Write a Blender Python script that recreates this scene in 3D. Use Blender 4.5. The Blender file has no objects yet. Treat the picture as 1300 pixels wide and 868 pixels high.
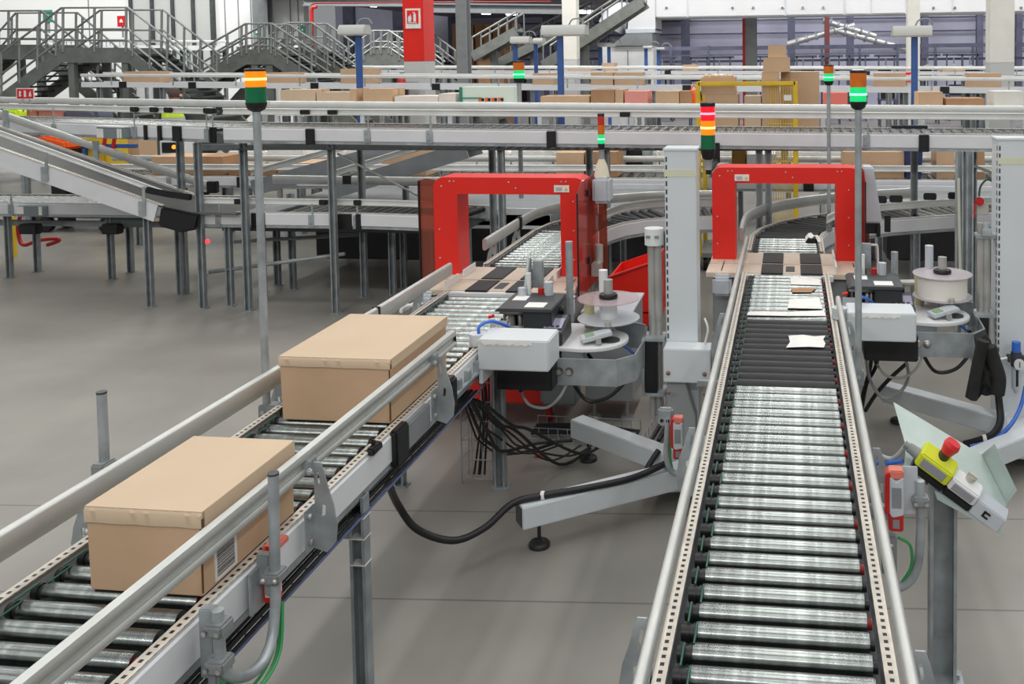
import bpy, bmesh, math, random
from mathutils import Vector as V, Matrix as M
random.seed(7)
S = bpy.context.scene
C = S.collection
PI = math.pi
# ------------------------------------------------------------------ camera
F, CX, CY, YW, PT, RL = 1205.648, 850.13, 133.45, -0.12727, 0.05258, -0.01138
HC = 2.386
fw = V((math.sin(YW)*math.cos(PT), math.cos(YW)*math.cos(PT), -math.sin(PT)))
r0 = V((math.cos(YW), -math.sin(YW), 0)); u0 = r0.cross(fw)
rr = r0*math.cos(RL)+u0*math.sin(RL); uu = -r0*math.sin(RL)+u0*math.cos(RL)
cam = bpy.data.cameras.new('camera'); co = bpy.data.objects.new('camera', cam); C.objects.link(co)
R3 = M((rr, uu, -fw)).transposed()
co.matrix_world = M.Translation((0, 0, HC)) @ R3.to_4x4()
cam.sensor_fit = 'HORIZONTAL'; cam.sensor_width = 36; cam.lens = F/1300*36
cam.shift_x = -(CX-650)/1300; cam.shift_y = -(434-CY)/1300
cam.clip_end = 200
S.camera = co
def ray(x, y): return fw+rr*((x-CX)/F)-uu*((y-CY)/F)
def aY(x, y, Y): d = ray(x, y); p = d*(Y/d.y); p.z += HC; return p      # point at real depth Y
def aZ(x, y, z): d = ray(x, y); p = d*((z-HC)/d.z); p.z += HC; return p  # point at height z
def aX(x, y, X): d = ray(x, y); p = d*(X/d.x); p.z += HC; return p
# ------------------------------------------------------------------ materials
def lin(c):
    o = []
    for v in c:
        v = v/255
        o.append(v/12.92 if v <= .04045 else ((v+.055)/1.055)**2.4)
    return (*o, 1)
MATS = {}
def mat(n, c, rough=.5, metal=0., var=0., vs=6., bump=0., bs=60., emit=0., ecol=None, stretch=None, spec=.5):
    if n in MATS: return MATS[n]
    m = bpy.data.materials.new(n); m.use_nodes = True; MATS[n] = m
    nt = m.node_tree; b = nt.nodes['Principled BSDF']; L = nt.links.new
    b.inputs['Base Color'].default_value = lin(c); b.inputs['Roughness'].default_value = rough
    b.inputs['Metallic'].default_value = metal; b.inputs['Specular IOR Level'].default_value = spec
    tc = nt.nodes.new('ShaderNodeTexCoord')
    vec = tc.outputs['Object']
    if stretch:
        mp = nt.nodes.new('ShaderNodeMapping'); mp.inputs['Scale'].default_value = stretch; L(vec, mp.inputs[0]); vec = mp.outputs[0]
    if var:
        nz = nt.nodes.new('ShaderNodeTexNoise'); nz.inputs['Scale'].default_value = vs; nz.inputs['Detail'].default_value = 4
        L(vec, nz.inputs['Vector'])
        mx = nt.nodes.new('ShaderNodeMix'); mx.data_type = 'RGBA'
        a = [max(0, v*(1-var)) for v in c]; d = [min(255, v*(1+var)) for v in c]
        mr = nt.nodes.new('ShaderNodeMapRange'); mr.inputs[1].default_value = .3; mr.inputs[2].default_value = .7
        L(nz.outputs[0], mr.inputs[0]); L(mr.outputs[0], mx.inputs[0])
        mx.inputs[6].default_value = lin(a); mx.inputs[7].default_value = lin(d); L(mx.outputs[2], b.inputs['Base Color'])
    if bump:
        nz = nt.nodes.new('ShaderNodeTexNoise'); nz.inputs['Scale'].default_value = bs; L(vec, nz.inputs['Vector'])
        bp = nt.nodes.new('ShaderNodeBump'); bp.inputs['Strength'].default_value = bump; bp.inputs['Distance'].default_value = .01
        L(nz.outputs[0], bp.inputs['Height']); L(bp.outputs[0], b.inputs['Normal'])
    if emit:
        b.inputs['Emission Color'].default_value = lin(ecol or c); b.inputs['Emission Strength'].default_value = emit
    return m
def glass(n, c, clear=.5, rough=.05):
    if n in MATS: return MATS[n]
    m = bpy.data.materials.new(n); m.use_nodes = True; MATS[n] = m
    nt = m.node_tree; L = nt.links.new; out = nt.nodes['Material Output']; b = nt.nodes['Principled BSDF']
    b.inputs['Base Color'].default_value = lin(c); b.inputs['Roughness'].default_value = rough
    t = nt.nodes.new('ShaderNodeBsdfTransparent'); t.inputs[0].default_value = lin([min(255, v*1.35+40) for v in c])
    mx = nt.nodes.new('ShaderNodeMixShader'); mx.inputs[0].default_value = clear
    L(b.outputs[0], mx.inputs[1]); L(t.outputs[0], mx.inputs[2]); L(mx.outputs[0], out.inputs[0])
    return m
def perf(n, c, axis, pitch, duty=.45):
    """metal strip punched with a row of holes along its length"""
    m = mat(n, c, .45, .1, .06, 20)
    nt = m.node_tree; L = nt.links.new; b = nt.nodes['Principled BSDF']
    tc = nt.nodes.new('ShaderNodeTexCoord'); sp = nt.nodes.new('ShaderNodeSeparateXYZ'); L(tc.outputs['UV'], sp.inputs[0])
    def mth(op, a, bb=None):
        k = nt.nodes.new('ShaderNodeMath'); k.operation = op
        for i, q in enumerate((a, bb)):
            if q is None: continue
            if isinstance(q, (int, float)): k.inputs[i].default_value = q
            else: L(q, k.inputs[i])
        return k.outputs[0]
    u = mth('ABSOLUTE', mth('SUBTRACT', mth('FRACT', mth('DIVIDE', sp.outputs[0], pitch)), .5))
    hu = mth('LESS_THAN', u, duty/2)
    hv = mth('LESS_THAN', mth('ABSOLUTE', mth('SUBTRACT', sp.outputs[1], .5)), .17)
    h = mth('MULTIPLY', hu, hv)
    mx = nt.nodes.new('ShaderNodeMix'); mx.data_type = 'RGBA'; L(h, mx.inputs[0])
    src = b.inputs['Base Color'].links[0].from_socket
    L(src, mx.inputs[6]); mx.inputs[7].default_value = (.012, .012, .012, 1); L(mx.outputs[2], b.inputs['Base Color'])
    return m
GALV = mat('galvanised steel', (164, 171, 174), .42, .35, .12, 9, .05, 40)
GALVD = mat('dull galvanised steel', (146, 153, 156), .45, .2, .1, 9)
ZINC = mat('zinc roller', (130, 135, 133), .27, 1., .16, 5, 0, 60, stretch=(5, .15, .15))
ALU = mat('anodised aluminium', (200, 202, 198), .45, .5, .03, 5)
ALUW = mat('pale aluminium', (222, 224, 221), .45, .2, .03, 5)
PLATE = mat('light grey painted sheet', (222, 224, 227), .45, 0, .02, 4)
PLATEB = mat('cool grey painted sheet', (190, 196, 202), .45, 0, .02, 4)
FLANGE = perf('perforated steel strip', (214, 207, 194), 1, .03)
RUBB = mat('black rubber', (34, 35, 37), .5, 0, .2, 8)
BLK = mat('black plastic', (24, 25, 27), .42, 0, .1, 10)
CHAR = mat('charcoal plastic', (52, 55, 59), .4, 0, .08, 10)
DGREY = mat('dark grey metal', (72, 76, 78), .5, .3, .1, 8)
MGREY = mat('mid grey paint', (132, 136, 138), .5, 0, .04, 6)
WHITE = mat('white paint', (226, 228, 228), .4, 0, .02, 4)
WARMW = mat('warm white paint', (226, 225, 217), .5, 0, .02, 4)
COLW = mat('machine white', (212, 218, 221), .38, 0, .02, 3)
RED = mat('red paint', (226, 38, 26), .35, 0, .02, 4)
DRED = mat('dark red', (190, 30, 28), .4, 0, .04, 6)
BLUE = mat('blue paint', (52, 88, 150), .45, 0, .04, 6)
BLUEC = mat('blue hose', (58, 110, 205), .4)
NAVY = mat('navy plastic', (36, 48, 96), .6, 0, .1, 8)
GREEN = mat('green belt', (40, 96, 78), .5)
GRNW = mat('green wire', (52, 150, 84), .5)
YEL = mat('yellow paint', (222, 186, 44), .45, 0, .04, 6)
LIME = mat('lime yellow plastic', (214, 222, 52), .42)
HIVIS = mat('hi-vis yellow cloth', (206, 240, 40), .8, 0, .06, 12)
ORANGE = mat('orange cloth', (240, 96, 34), .7, 0, .06, 12)
CARD = mat('brown cardboard', (200, 168, 136), .8, 0, .035, 3, .06, 30)
CARDT = mat('top-lit pale cardboard', (203, 180, 153), .8, 0, .02, 3, .04, 30)  # paler lid tone carries the light that falls on carton tops
CARDB = mat('dull cardboard', (172, 134, 100), .85, 0, .06, 3)
TAPE = mat('packing tape', (176, 140, 104), .3)
CREAM = mat('beige table laminate', (206, 192, 174), .5, 0, .03, 6)
PAPER = mat('white paper', (232, 231, 226), .7, 0, .03, 14)
FILM = glass('clear film', (214, 206, 210), .35, .1)
TINT = glass('brown tinted acrylic', (150, 92, 76), .5, .08)
TINTR = glass('red brown tinted acrylic', (158, 84, 74), .5, .08)
STEEL = mat('brushed steel', (186, 186, 182), .34, .5, .08, 8)
PSTEEL = mat('grey green steel stairs', (118, 122, 118), .55, .25, .08, 5)
RAILG = mat('stair rail steel', (140, 144, 142), .45, .4, .06, 5)
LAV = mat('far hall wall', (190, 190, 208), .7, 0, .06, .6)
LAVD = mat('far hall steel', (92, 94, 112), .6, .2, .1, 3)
WALLW = mat('white wall panels', (232, 234, 233), .6, 0, .015, .8)
DOORG = mat('grey door panels', (186, 190, 187), .5, 0, .02, 1)
BELT = mat('grey belt', (96, 97, 96), .7, 0, .05, 6)
SKIN = mat('skin', (196, 146, 122), .55, 0, .04, 8)
HAIR = mat('brown hair', (74, 62, 54), .8, 0, .2, 40)
CLOTH = mat('black cloth', (36, 35, 35), .9, 0, .2, 10, .3, 25)
BGLASS = mat('screen', (30, 30, 34), .2)
def lamp(n, c, e): return mat(n, c, .3, 0, 0, emit=e, ecol=c)
G_ON = lamp('green lens lit', (20, 200, 110), .75); G_OFF = mat('green lens', (10, 110, 70), .25, 0, .05, 30)
A_ON = lamp('amber lens lit', (250, 130, 8), .75); A_OFF = mat('amber lens', (214, 112, 30), .25, 0, .05, 30)
R_ON = lamp('red lens lit', (230, 20, 40), .75); R_OFF = mat('red lens', (196, 52, 36), .25, 0, .05, 30)
GLOW = lamp('lamp filament', (255, 225, 130), 1.6)
GLOWG = lamp('green lamp filament', (150, 255, 200), 1.4)
GLOWR = lamp('red lamp filament', (255, 150, 170), 1.4)
TUBEL = lamp('strip light', (250, 250, 255), 4)
# ------------------------------------------------------------------ mesh building
class MB:
    def __init__(s): s.v = []; s.f = []; s.sm = []; s.mi = []; s.uv = {}; s.cur = 0
    def add(s, vs, fs, smooth=False, uvs=None):
        o = len(s.v); s.v += [V(p) for p in vs]
        for k, f in enumerate(fs):
            if uvs: s.uv[len(s.f)] = uvs[k]
            s.f.append([i+o for i in f]); s.sm.append(smooth); s.mi.append(s.cur)
        return s
    def m(s, i): s.cur = i; return s
    def box(s, x0, x1, y0, y1, z0, z1, mx=None):
        vs = [V((x, y, z)) for z in (z0, z1) for x, y in ((x0, y0), (x1, y0), (x1, y1), (x0, y1))]
        if mx: vs = [mx @ p for p in vs]
        return s.add(vs, [(3, 2, 1, 0), (4, 5, 6, 7), (0, 1, 5, 4), (1, 2, 6, 5), (2, 3, 7, 6), (3, 0, 4, 7)])
    def cyl(s, a, b, r, r2=None, n=14, cap=True):
        a = V(a); b = V(b); r2 = r if r2 is None else r2
        d = (b-a).normalized(); t = V((0, 0, 1)) if abs(d.z) < .9 else V((1, 0, 0))
        e = d.cross(t).normalized(); g = d.cross(e)
        vs = []
        for p, q in ((a, r), (b, r2)):
            for i in range(n):
                w = 2*PI*i/n; vs.append(p+(e*math.cos(w)+g*math.sin(w))*q)
        s.add(vs, [(i, (i+1) % n, n+(i+1) % n, n+i) for i in range(n)], True)
        if cap: s.add(vs, [tuple(range(n-1, -1, -1)), tuple(range(n, 2*n))])
        return s
    def tube(s, pts, r, n=8, cap=True):
        pts = [V(p) for p in pts]; k = len(pts); vs = []
        T = [(pts[min(i+1, k-1)]-pts[max(i-1, 0)]).normalized() for i in range(k)]
        t = V((0, 0, 1)) if abs(T[0].z) < .9 else V((1, 0, 0)); e = T[0].cross(t).normalized()
        for i in range(k):
            e = (e-T[i]*e.dot(T[i])).normalized(); g = T[i].cross(e)
            for j in range(n):
                w = 2*PI*j/n; vs.append(pts[i]+(e*math.cos(w)+g*math.sin(w))*r)
        fs = [(i*n+j, i*n+(j+1) % n, (i+1)*n+(j+1) % n, (i+1)*n+j) for i in range(k-1) for j in range(n)]
        s.add(vs, fs, True)
        if cap: s.add(vs, [tuple(range(n-1, -1, -1)), tuple(range((k-1)*n, k*n))])
        return s
    def sweep(s, pts, prof, smooth=False, up=None):
        """profile (lateral to the right, vertical) carried along a path, mitred at the bends"""
        pts = [V(p) for p in pts]; k = len(pts); n = len(prof); vs = []; acc = [0]
        for i in range(1, k): acc.append(acc[-1]+(pts[i]-pts[i-1]).length)
        per = [0]
        for j in range(n): per.append(per[-1]+(V(prof[(j+1) % n])-V(prof[j])).length)
        for i in range(k):
            d0 = (pts[i]-pts[i-1]).normalized() if i else None
            d1 = (pts[i+1]-pts[i]).normalized() if i < k-1 else None
            d = ((d0 or d1)+(d1 or d0)).normalized()
            c = max(.5, d.dot(d1 or d0))
            lat = d.cross(V((0, 0, 1))).normalized(); w = lat.cross(d)
            for a, b in prof: vs.append(pts[i]+lat*(a/c)+w*b)
        fs = []; uv = []
        for i in range(k-1):
            for j in range(n):
                fs.append((i*n+j, (i+1)*n+j, (i+1)*n+(j+1) % n, i*n+(j+1) % n))
                uv.append(((acc[i], 0), (acc[i+1], 0), (acc[i+1], 1), (acc[i], 1)))
        s.add(vs, fs, smooth, uv)
        return s.add(vs, [tuple(range(n)), tuple(range(k*n-1, (k-1)*n-1, -1))])
    def prism(s, poly, ax, a, b, mx=None):
        """flat outline thickened along an axis; x: (y,z)  y: (x,z)  z: (x,y)"""
        n = len(poly)
        def P(p, t): return V((t, p[0], p[1])) if ax == 'x' else V((p[0], t, p[1])) if ax == 'y' else V((p[0], p[1], t))
        vs = [P(p, a) for p in poly]+[P(p, b) for p in poly]
        if mx: vs = [mx @ p for p in vs]
        s.add(vs, [(i, (i+1) % n, n+(i+1) % n, n+i) for i in range(n)])
        return s.add(vs, [tuple(range(n-1, -1, -1)), tuple(range(n, 2*n))])
    def lathe(s, prof, c, n=24, ax=None):
        c = V(c); vs = []; q = ax or M.Identity(3)
        for r, z in prof:
            for i in range(n):
                w = 2*PI*i/n; vs.append(c+q @ V((r*math.cos(w), r*math.sin(w), z)))
        k = len(prof)
        return s.add(vs, [(i*n+j, i*n+(j+1) % n, (i+1)*n+(j+1) % n, (i+1)*n+j) for i in range(k-1) for j in range(n)], True)
    def mesh(s, name, mats, off=V((0, 0, 0)), bev=0):
        me = bpy.data.meshes.new(name)
        me.from_pydata([tuple(p-off) for p in s.v], [], s.f)
        for p, q, i in zip(me.polygons, s.sm, s.mi): p.use_smooth = q; p.material_index = i
        if s.uv:
            ul = me.uv_layers.new(name='UVMap')
            for p in me.polygons:
                if p.index in s.uv:
                    for li, c in zip(p.loop_indices, s.uv[p.index]): ul.data[li].uv = c
        for q in (mats if isinstance(mats, (list, tuple)) else [mats]): me.materials.append(q)
        bm = bmesh.new(); bm.from_mesh(me)
        if bev:
            bmesh.ops.remove_doubles(bm, verts=bm.verts, dist=1e-5)
            ed = [e for e in bm.edges if len(e.link_faces) == 2 and e.calc_face_angle(0) > .6]
            bmesh.ops.bevel(bm, geom=ed, offset=bev, segments=2, affect='EDGES', clamp_overlap=True)
        bmesh.ops.recalc_face_normals(bm, faces=bm.faces)
        bm.to_mesh(me); bm.free()
        me.set_sharp_from_angle(angle=.75)
        return me
    def build(s, name, mats, parent=None, bev=0, loc=None):
        off = V(loc) if loc is not None else V((0, 0, 0))
        base = off
        if parent is not None and loc is None: base = wl(parent)
        me = s.mesh(name, mats, base, bev)
        o = bpy.data.objects.new(name, me); C.objects.link(o)
        if parent is not None:
            o.parent = parent; o.location = base-wl(parent)
        else: o.location = base
        return o
def wl(o):
    p = V(o.location)
    while o.parent: o = o.parent; p = p+V(o.location)
    return p
def tag(o, label, cat, group=None):
    o['label'] = label; o['category'] = cat
    if group: o['group'] = group
    return o
def thing(name, label, cat, loc=(0, 0, 0), group=None):
    o = bpy.data.objects.new(name, None); C.objects.link(o); o.location = loc; o.empty_display_size = .1
    return tag(o, label, cat, group)
def struct(o): o['kind'] = 'structure'; return o
def stuff(o): o['kind'] = 'stuff'; return o
def inst(o, loc, parent, rz=0):
    c = o.copy(); C.objects.link(c); c.parent = parent; c.location = V(loc)-wl(parent); c.rotation_euler = (0, 0, rz); return c
def bez(pts, n=8):
    """smooth curve through the points"""
    pts = [V(p) for p in pts]; o = []
    for i in range(len(pts)-1):
        a, b = pts[i], pts[i+1]; p = pts[i-1] if i else a; q = pts[i+2] if i+2 < len(pts) else b
        for k in range(n):
            t = k/n
            o.append(.5*((2*a)+(b-p)*t+(2*p-5*a+4*b-q)*t*t+(3*a-p-3*b+q)*t**3))
    return o+[pts[-1]]
def oval(w, h, n=12, c=(0, 0)):
    """upright rounded bar section"""
    o = []; r = w/2
    for i in range(n):
        a = 2*PI*i/n; o.append((c[0]+r*math.cos(a), c[1]+(h/2-r)*(1 if math.sin(a) > 1e-6 else -1 if math.sin(a) < -1e-6 else 0)+r*math.sin(a)))
    return o
# ------------------------------------------------------------------ conveyors
ROLLER = {}
def roller_mesh(L, kind, cap):
    key = (round(L, 3), kind, cap)
    if key in ROLLER: return ROLLER[key]
    b = MB(); h = L/2
    b.cyl((-h+.052, 0, 0), (h-.024, 0, 0), .0285, n=18)
    b.m(1).cyl((-h+.012, 0, 0), (-h+.055, 0, 0), .021, n=14)
    b.cyl((-h+.026, 0, 0), (-h+.034, 0, 0), .025, n=14); b.cyl((-h+.042, 0, 0), (-h+.05, 0, 0), .0235, n=14)
    b.m(2 if cap else 1).cyl((h-.024, 0, 0), (h-.010, 0, 0), .015, n=12)
    me = b.mesh('roller', [ZINC if kind == 'z' else RUBB, BLK, mat('dull red cap', (146, 36, 32), .5)])
    ROLLER[key] = me
    return me
def at_len(path, s):
    for a, b in zip(path, path[1:]):
        l = (b-a).length
        if s <= l: return a+(b-a)*(s/l), (b-a).normalized()
        s -= l
    return path[-1], (path[-1]-path[-2]).normalized()
def cpoly(w, d, t=.006, lip=.012):
    """open channel section seen from above, opening towards -y"""
    return [(-w/2, -d/2), (-w/2+lip, -d/2), (-w/2+lip, -d/2+t), (-w/2+t, -d/2+t), (-w/2+t, d/2-t), (w/2-t, d/2-t), (w/2-t, -d/2+t), (w/2-lip, -d/2+t), (w/2-lip, -d/2), (w/2, -d/2), (w/2, d/2), (-w/2, d/2)]
def channel(b, x, y, z0, z1, w=.06, d=.05, rot=0, foot=True):
    mx = M.Translation((x, y, 0)) @ M.Rotation(rot, 4, 'Z')
    b.prism(cpoly(w, d), 'z', z0, z1, mx)
    if foot:
        b.box(-w*.8, w*.8, -d*.75, d*.75, max(z0, 0), max(z0, 0)+.006, mx)
        b.cyl(mx @ V((w*.62, 0, 0)), mx @ V((w*.62, 0, .022)), .007, n=6)
    return b
def conveyor(name, label, path, w, pitch=.09, kind=lambda s: 'z', plates=True, legs=(), group=None, caps=False, cat='conveyor', lo=.14, pm=None, belts=False, off=0, skip=None, rail=None):
    path = [V(p) for p in path]
    T = thing(name, label, cat, (path[0].x, path[0].y, 0), group)
    tot = sum((b-a).length for a, b in zip(path, path[1:]))
    for sgn in (-1, 1):
        e = sgn*w/2
        MB().sweep(path, [(e-.016, -.004), (e+.016, -.004), (e+.016, 0), (e-.016, 0)]).build('perforated_flange', FLANGE, T)
        if plates:
            pr = [(e+sgn*.006, -.006), (e+sgn*.014, -.006), (e+sgn*.014, -.014), (e+sgn*.02, -.02), (e+sgn*.02, -lo+.02), (e+sgn*.012, -lo+.012), (e+sgn*.006, -lo+.012)]
            MB().sweep(path, pr).build('side_plate', pm or PLATE, T)
            pr = [(e-sgn*.01, -lo-.012), (e+sgn*.012, -lo-.012), (e+sgn*.012, -lo+.01), (e-sgn*.01, -lo+.01)]
            MB().sweep(path, pr).build('lower_rail', GALV, T)
    n = int((tot-off)/pitch); L = w-.03; k = 0
    for i in range(n):
        s = off+pitch*(i+.5)
        if skip and skip(s): continue
        p, d = at_len(path, s)
        o = bpy.data.objects.new('roller', roller_mesh(L, kind(s), caps and i % 3 == 1)); C.objects.link(o)
        o.parent = T; o.location = p-V((0, 0, .0305))-wl(T)
        o.rotation_euler = (0, -math.atan2(d.z, V((d.x, d.y)).length) if abs(d.z) > 1e-6 and False else 0, math.atan2(d.y, d.x)-PI/2)
        if belts and i < n-1:
            if 'band' not in ROLLER:
                b = MB(); 
                for y0, y1, x in ((0, .09, 0), (0, .09, .0001)): pass
                for z in (.0245, -.0245): b.tube([(0, 0, z), (0, .09, z)], .0028, 6)
                ROLLER['band'] = b.mesh('drive_belt', GREEN)
            c = bpy.data.objects.new('drive_belt', ROLLER['band']); C.objects.link(c); c.parent = T
            c.location = p+V((-L/2+(.030 if i % 2 else .054), 0, -.0255))-wl(T)
    for lx, ly, z1 in legs:
        b = MB(); channel(b, lx, ly, 0, z1); b.build('leg', GALVD, T)
    return T
def guard(T, path, prof, m=None, name='guard_rail'):
    return MB().sweep([V(p) for p in path], prof, len(prof) > 8).build(name, m or ALU, T)
TWIN = [(.006, .05), (.012, .044), (.012, .03), (.006, .024), (-.002, .022), (-.002, -.022), (.006, -.024), (.012, -.03), (.012, -.044), (.006, -.05), (-.006, -.05), (-.012, -.044), (-.012, .044), (-.006, .05)]
def twin(s=1): return [(a*s, b*s) for a, b in TWIN]
def bracket(T, x, y, ztop, zbot, sgn, reach, w0=.12):
    """curved sheet arm that carries the guard rail, bolted to the frame side; sgn = outward direction in x"""
    # upright gusset square to the frame with two slots, bent over into a flange bolted to the side plate
    def P(a, h): return (x+sgn*a, zbot+h*(ztop-zbot))
    hole1 = [P(.034, .40), P(.048, .42), P(.05, .52), P(.038, .54)]
    hole2 = [P(.026, .74), P(.034, .76), P(.028, .90), P(.02, .88)]
    L = [P(0, .05), P(.05, .0), P(.082, .12), P(.088, .32), P(.078, .52), P(.058, .74), P(.036, 1.0), (x+sgn*(.012+reach*0), ztop), P(.012, .8), P(.012, .60), P(0, .52)]
    b = MB()
    for i in range(1):
        lower = [L[0], L[1], L[2], L[3], P(.083, .40), hole1[1], hole1[0], P(.0, .40)]
        midl = [P(.0, .40), hole1[0], hole1[3], P(.012, .54), L[10]]
        midr = [P(.083, .40), P(.077, .54), hole1[2], hole1[1]]
        m2 = [P(.012, .54), hole1[3], hole1[2], P(.077, .54), L[5], hole2[0], P(.012, .74)]
        ul = [P(.012, .74), hole2[0], hole2[3], P(.012, .90)]
        ur = [hole2[0], L[5], P(.046, .90), hole2[2], hole2[1]]
        top = [P(.012, .90), hole2[3], hole2[2], P(.046, .90), L[6], L[7]]
        for poly in (lower, midl, midr, m2, ul, ur, top): b.prism(poly, 'y', y-.0025, y+.0025)
    b.box(min(x, x+sgn*.004), max(x, x+sgn*.004), y-.05, y, zbot+.02, zbot+.52*(ztop-zbot))
    o = b.build('rail_bracket', GALV, T)
    k = MB(); k.cyl((x, y-.027, zbot+.045), (x+sgn*.014, y-.027, zbot+.045), .011, n=6); k.cyl((x, y-.027, zbot+.13), (x+sgn*.014, y-.027, zbot+.13), .011, n=6)
    k.build('bolt', STEEL, o)
    return o
def clampblock(b, x, y, z, s=1.):
    b.box(x-.028*s, x+.028*s, y-.03*s, y+.03*s, z-.017*s, z+.017*s)
def clampbolts(b, x, y, z):
    for dx in (-.018, .018): b.cyl((x+dx, y-.03, z), (x+dx, y-.038, z), .007, n=8)

# ---- right packing conveyor (runs away from the camera under x = -.04)
XR = -.0435; WR = .551; ZT = .90
def rkind(s): return 'r' if 4.28 < s+1.55 < 5.32 else 'z'
RC = conveyor('roller_conveyor', 'long empty steel roller conveyor running away on the right towards the right red arch', [(XR, 1.55, ZT), (XR, 6.44, ZT)], WR, kind=rkind, caps=True, belts=True,
    legs=[(-.33, 2.6, .74), (.245, 2.6, .74), (-.33, 4.9, .74), (.245, 4.9, .74)])
guard(RC, [(-.342, 1.5, .975), (-.342, 7.2, .975)], oval(.03, .05, 14))
guard(RC, [(.262, 1.5, .975), (.262, 5.45, .975)], oval(.03, .05, 14))
for y in (2.28, 3.5, 5.1): bracket(RC, -.352, y, .98, .71, -1, -.015)
for y in (2.22, 3.38, 5.0): bracket(RC, .272, y, .98, .71, 1, .015)
b = MB(); b.box(XR-.26, XR+.26, 1.6, 6.4, .795, .80); b.build('under_pan', DGREY, RC)
p = MB(); p.prism([(-.3, 5.32), (.19, 5.32), (.19, 6.40), (-.3, 6.40)][:4], 'z', .9005, .9015) if False else None
# shiny film and torn labels stuck on the far rollers
b = MB()
for q in (((1001, 426), (1020, 425), (1034, 427), (1048, 426), (1045, 431), (1048, 436), (1046, 441), (1026, 440), (998, 441), (1003, 434)),):
    b.prism([tuple(aZ(*c, .902).xy) for c in q], 'z', .9015, .903)
o = b.build('label_scrap', PAPER, None, loc=(0, 0, 0)); tag(o, 'torn white paper label lying on the black rollers of the right conveyor', 'paper')
for i, q in enumerate([((1003, 352), (1040, 354), (1042, 362), (1004, 361)), ((1004, 366), (1036, 366), (1030, 371), (1006, 371)), ((1002, 380), (1040, 378), (1044, 392), (1000, 391)), ((950, 396), (1000, 397), (1000, 401), (948, 400)), ((1002, 396), (1046, 394), (1048, 401), (1000, 401))]):
    b = MB(); pts = [tuple(aZ(*c, .902).xy) for c in q]
    m_ = [((pts[0][0]*.6+pts[1][0]*.4), pts[0][1]+.02)]
    b.prism([pts[0]]+m_+pts[1:], 'z', .9015, .9035)
    o = b.build('film_scrap', PAPER if i != 1 else CARDB, None, loc=(0, 0, 0))
    tag(o, ['pale film scrap nearest the arch on the right conveyor rollers', 'small brownish paper scrap on the right conveyor, second from the arch', 'crumpled white film scrap in the middle of the scraps on the right conveyor', 'flat pinkish strip on the left half of the rollers beside the black roller zone', 'pale torn strip on the right half of the rollers beside the black roller zone'][i], 'scrap', 'packing scraps on the right conveyor')

# ---- left packing conveyor
XL = -1.896; WL = .578
LC = conveyor('roller_conveyor', 'roller conveyor on the left carrying the two brown cartons to the left red arch', [(XL, 1.45, ZT), (XL, 5.76, ZT)], WL, caps=True, belts=True,
    legs=[(-2.18, 3.28, .74), (-1.61, 3.29, .76), (-2.18, 4.96, .76), (-1.61, 5.0, .76)])
b = MB(); b.box(XL-.27, XL+.27, 1.5, 5.7, .795, .80); b.build('under_pan', DGREY, LC)
guard(LC, [(-2.235, 1.4, 1.02), (-2.235, 3.9, 1.005), (-2.235, 4.84, .997), (-2.235, 5.96, .995)], oval(.034, .088, 16))
b = MB(); b.box(-2.256, -2.214, 4.83, 4.85, .95, 1.044); b.build('rail_joint', BLK, LC, .003)
guard(LC, [(-1.585, 1.4, 1.078), (-1.585, 4.24, 1.068)], [(.016, .038), (.019, .03), (.019, .016), (.013, .009), (.004, .008), (.004, -.012), (.013, -.014), (.017, -.02), (.017, -.032), (.012, -.038), (-.012, -.038), (-.016, -.03), (-.016, .03), (-.010, .038)])
b = MB(); b.box(-1.60, -1.568, 4.24, 4.246, 1.03, 1.106); b.build('rail_end_cap', BLK, LC, .002)
for y in (2.86, 3.95): bracket(LC, -1.562, y, 1.075, .775, 1, -.012)
for y in (2.72, 3.9, 5.5): bracket(LC, -2.225, y, 1.0, .76, -1, .0)
for y in (2.86, 3.95):
    b = MB(); b.box(-1.598, -1.556, y-.02, y+.035, 1.035, 1.085); b.cyl((-1.556, y-.03, 1.055), (-1.54, y-.03, 1.055), .012, n=8); b.build('rail_clamp', GALV, LC, .004)
# side details: black joint clips, bare gear section, sensor housings
b = MB(); b.box(-1.60, -1.562, 3.54, 3.66, .75, .90); b.build('joint_cover', BLK, LC, .008)
b = MB(); b.box(-1.60, -1.567, 3.34, 3.42, .885, .915); b.cyl((-1.59, 3.38, .915), (-1.59, 3.38, .935), .012); b.build('sensor_housing', BLK, LC, .006)
b = MB(); b.box(-1.6, -1.566, 3.66, 3.9, .775, .885); b.build('motor_cover', MGREY, LC, .006)
b = MB(); b.box(-1.597, -1.57, 4.02, 4.08, .8, .9); b.build('cable_port', BLK, LC, .006)
b = MB(); b.box(-1.60, -1.55, 4.12, 4.2, .76, .91); b.build('black_joint', BLK, LC, .01)
b = MB()
for i in range(6): b.box(-1.6, -1.566, 4.26+i*.13, 4.31+i*.13, .80+.006*(i % 2), .86)
b.cyl((-1.575, 4.22, .80), (-1.575, 5.0, .80), .012); b.build('control_card', GALV, LC, .004)
# cross brace between the near legs
b = MB(); b.box(-2.16, -1.64, 3.262, 3.302, .60, .66); b.build('cross_brace', GALVD, LC, .004)
b = MB()
b.tube(bez([(-2.1, 3.25, .655), (-1.9, 3.25, .64), (-1.72, 3.25, .62), (-1.66, 3.25, .66), (-1.63, 3.25, .72)]), .004, 6); b.build('wire', mat('olive wire', (150, 140, 70)), LC)
b = MB()
for z in (.68, .6, .5): b.box(-1.642, -1.578, 3.262, 3.318, z, z+.004)
b.build('cable_tie', PAPER, LC)
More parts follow.
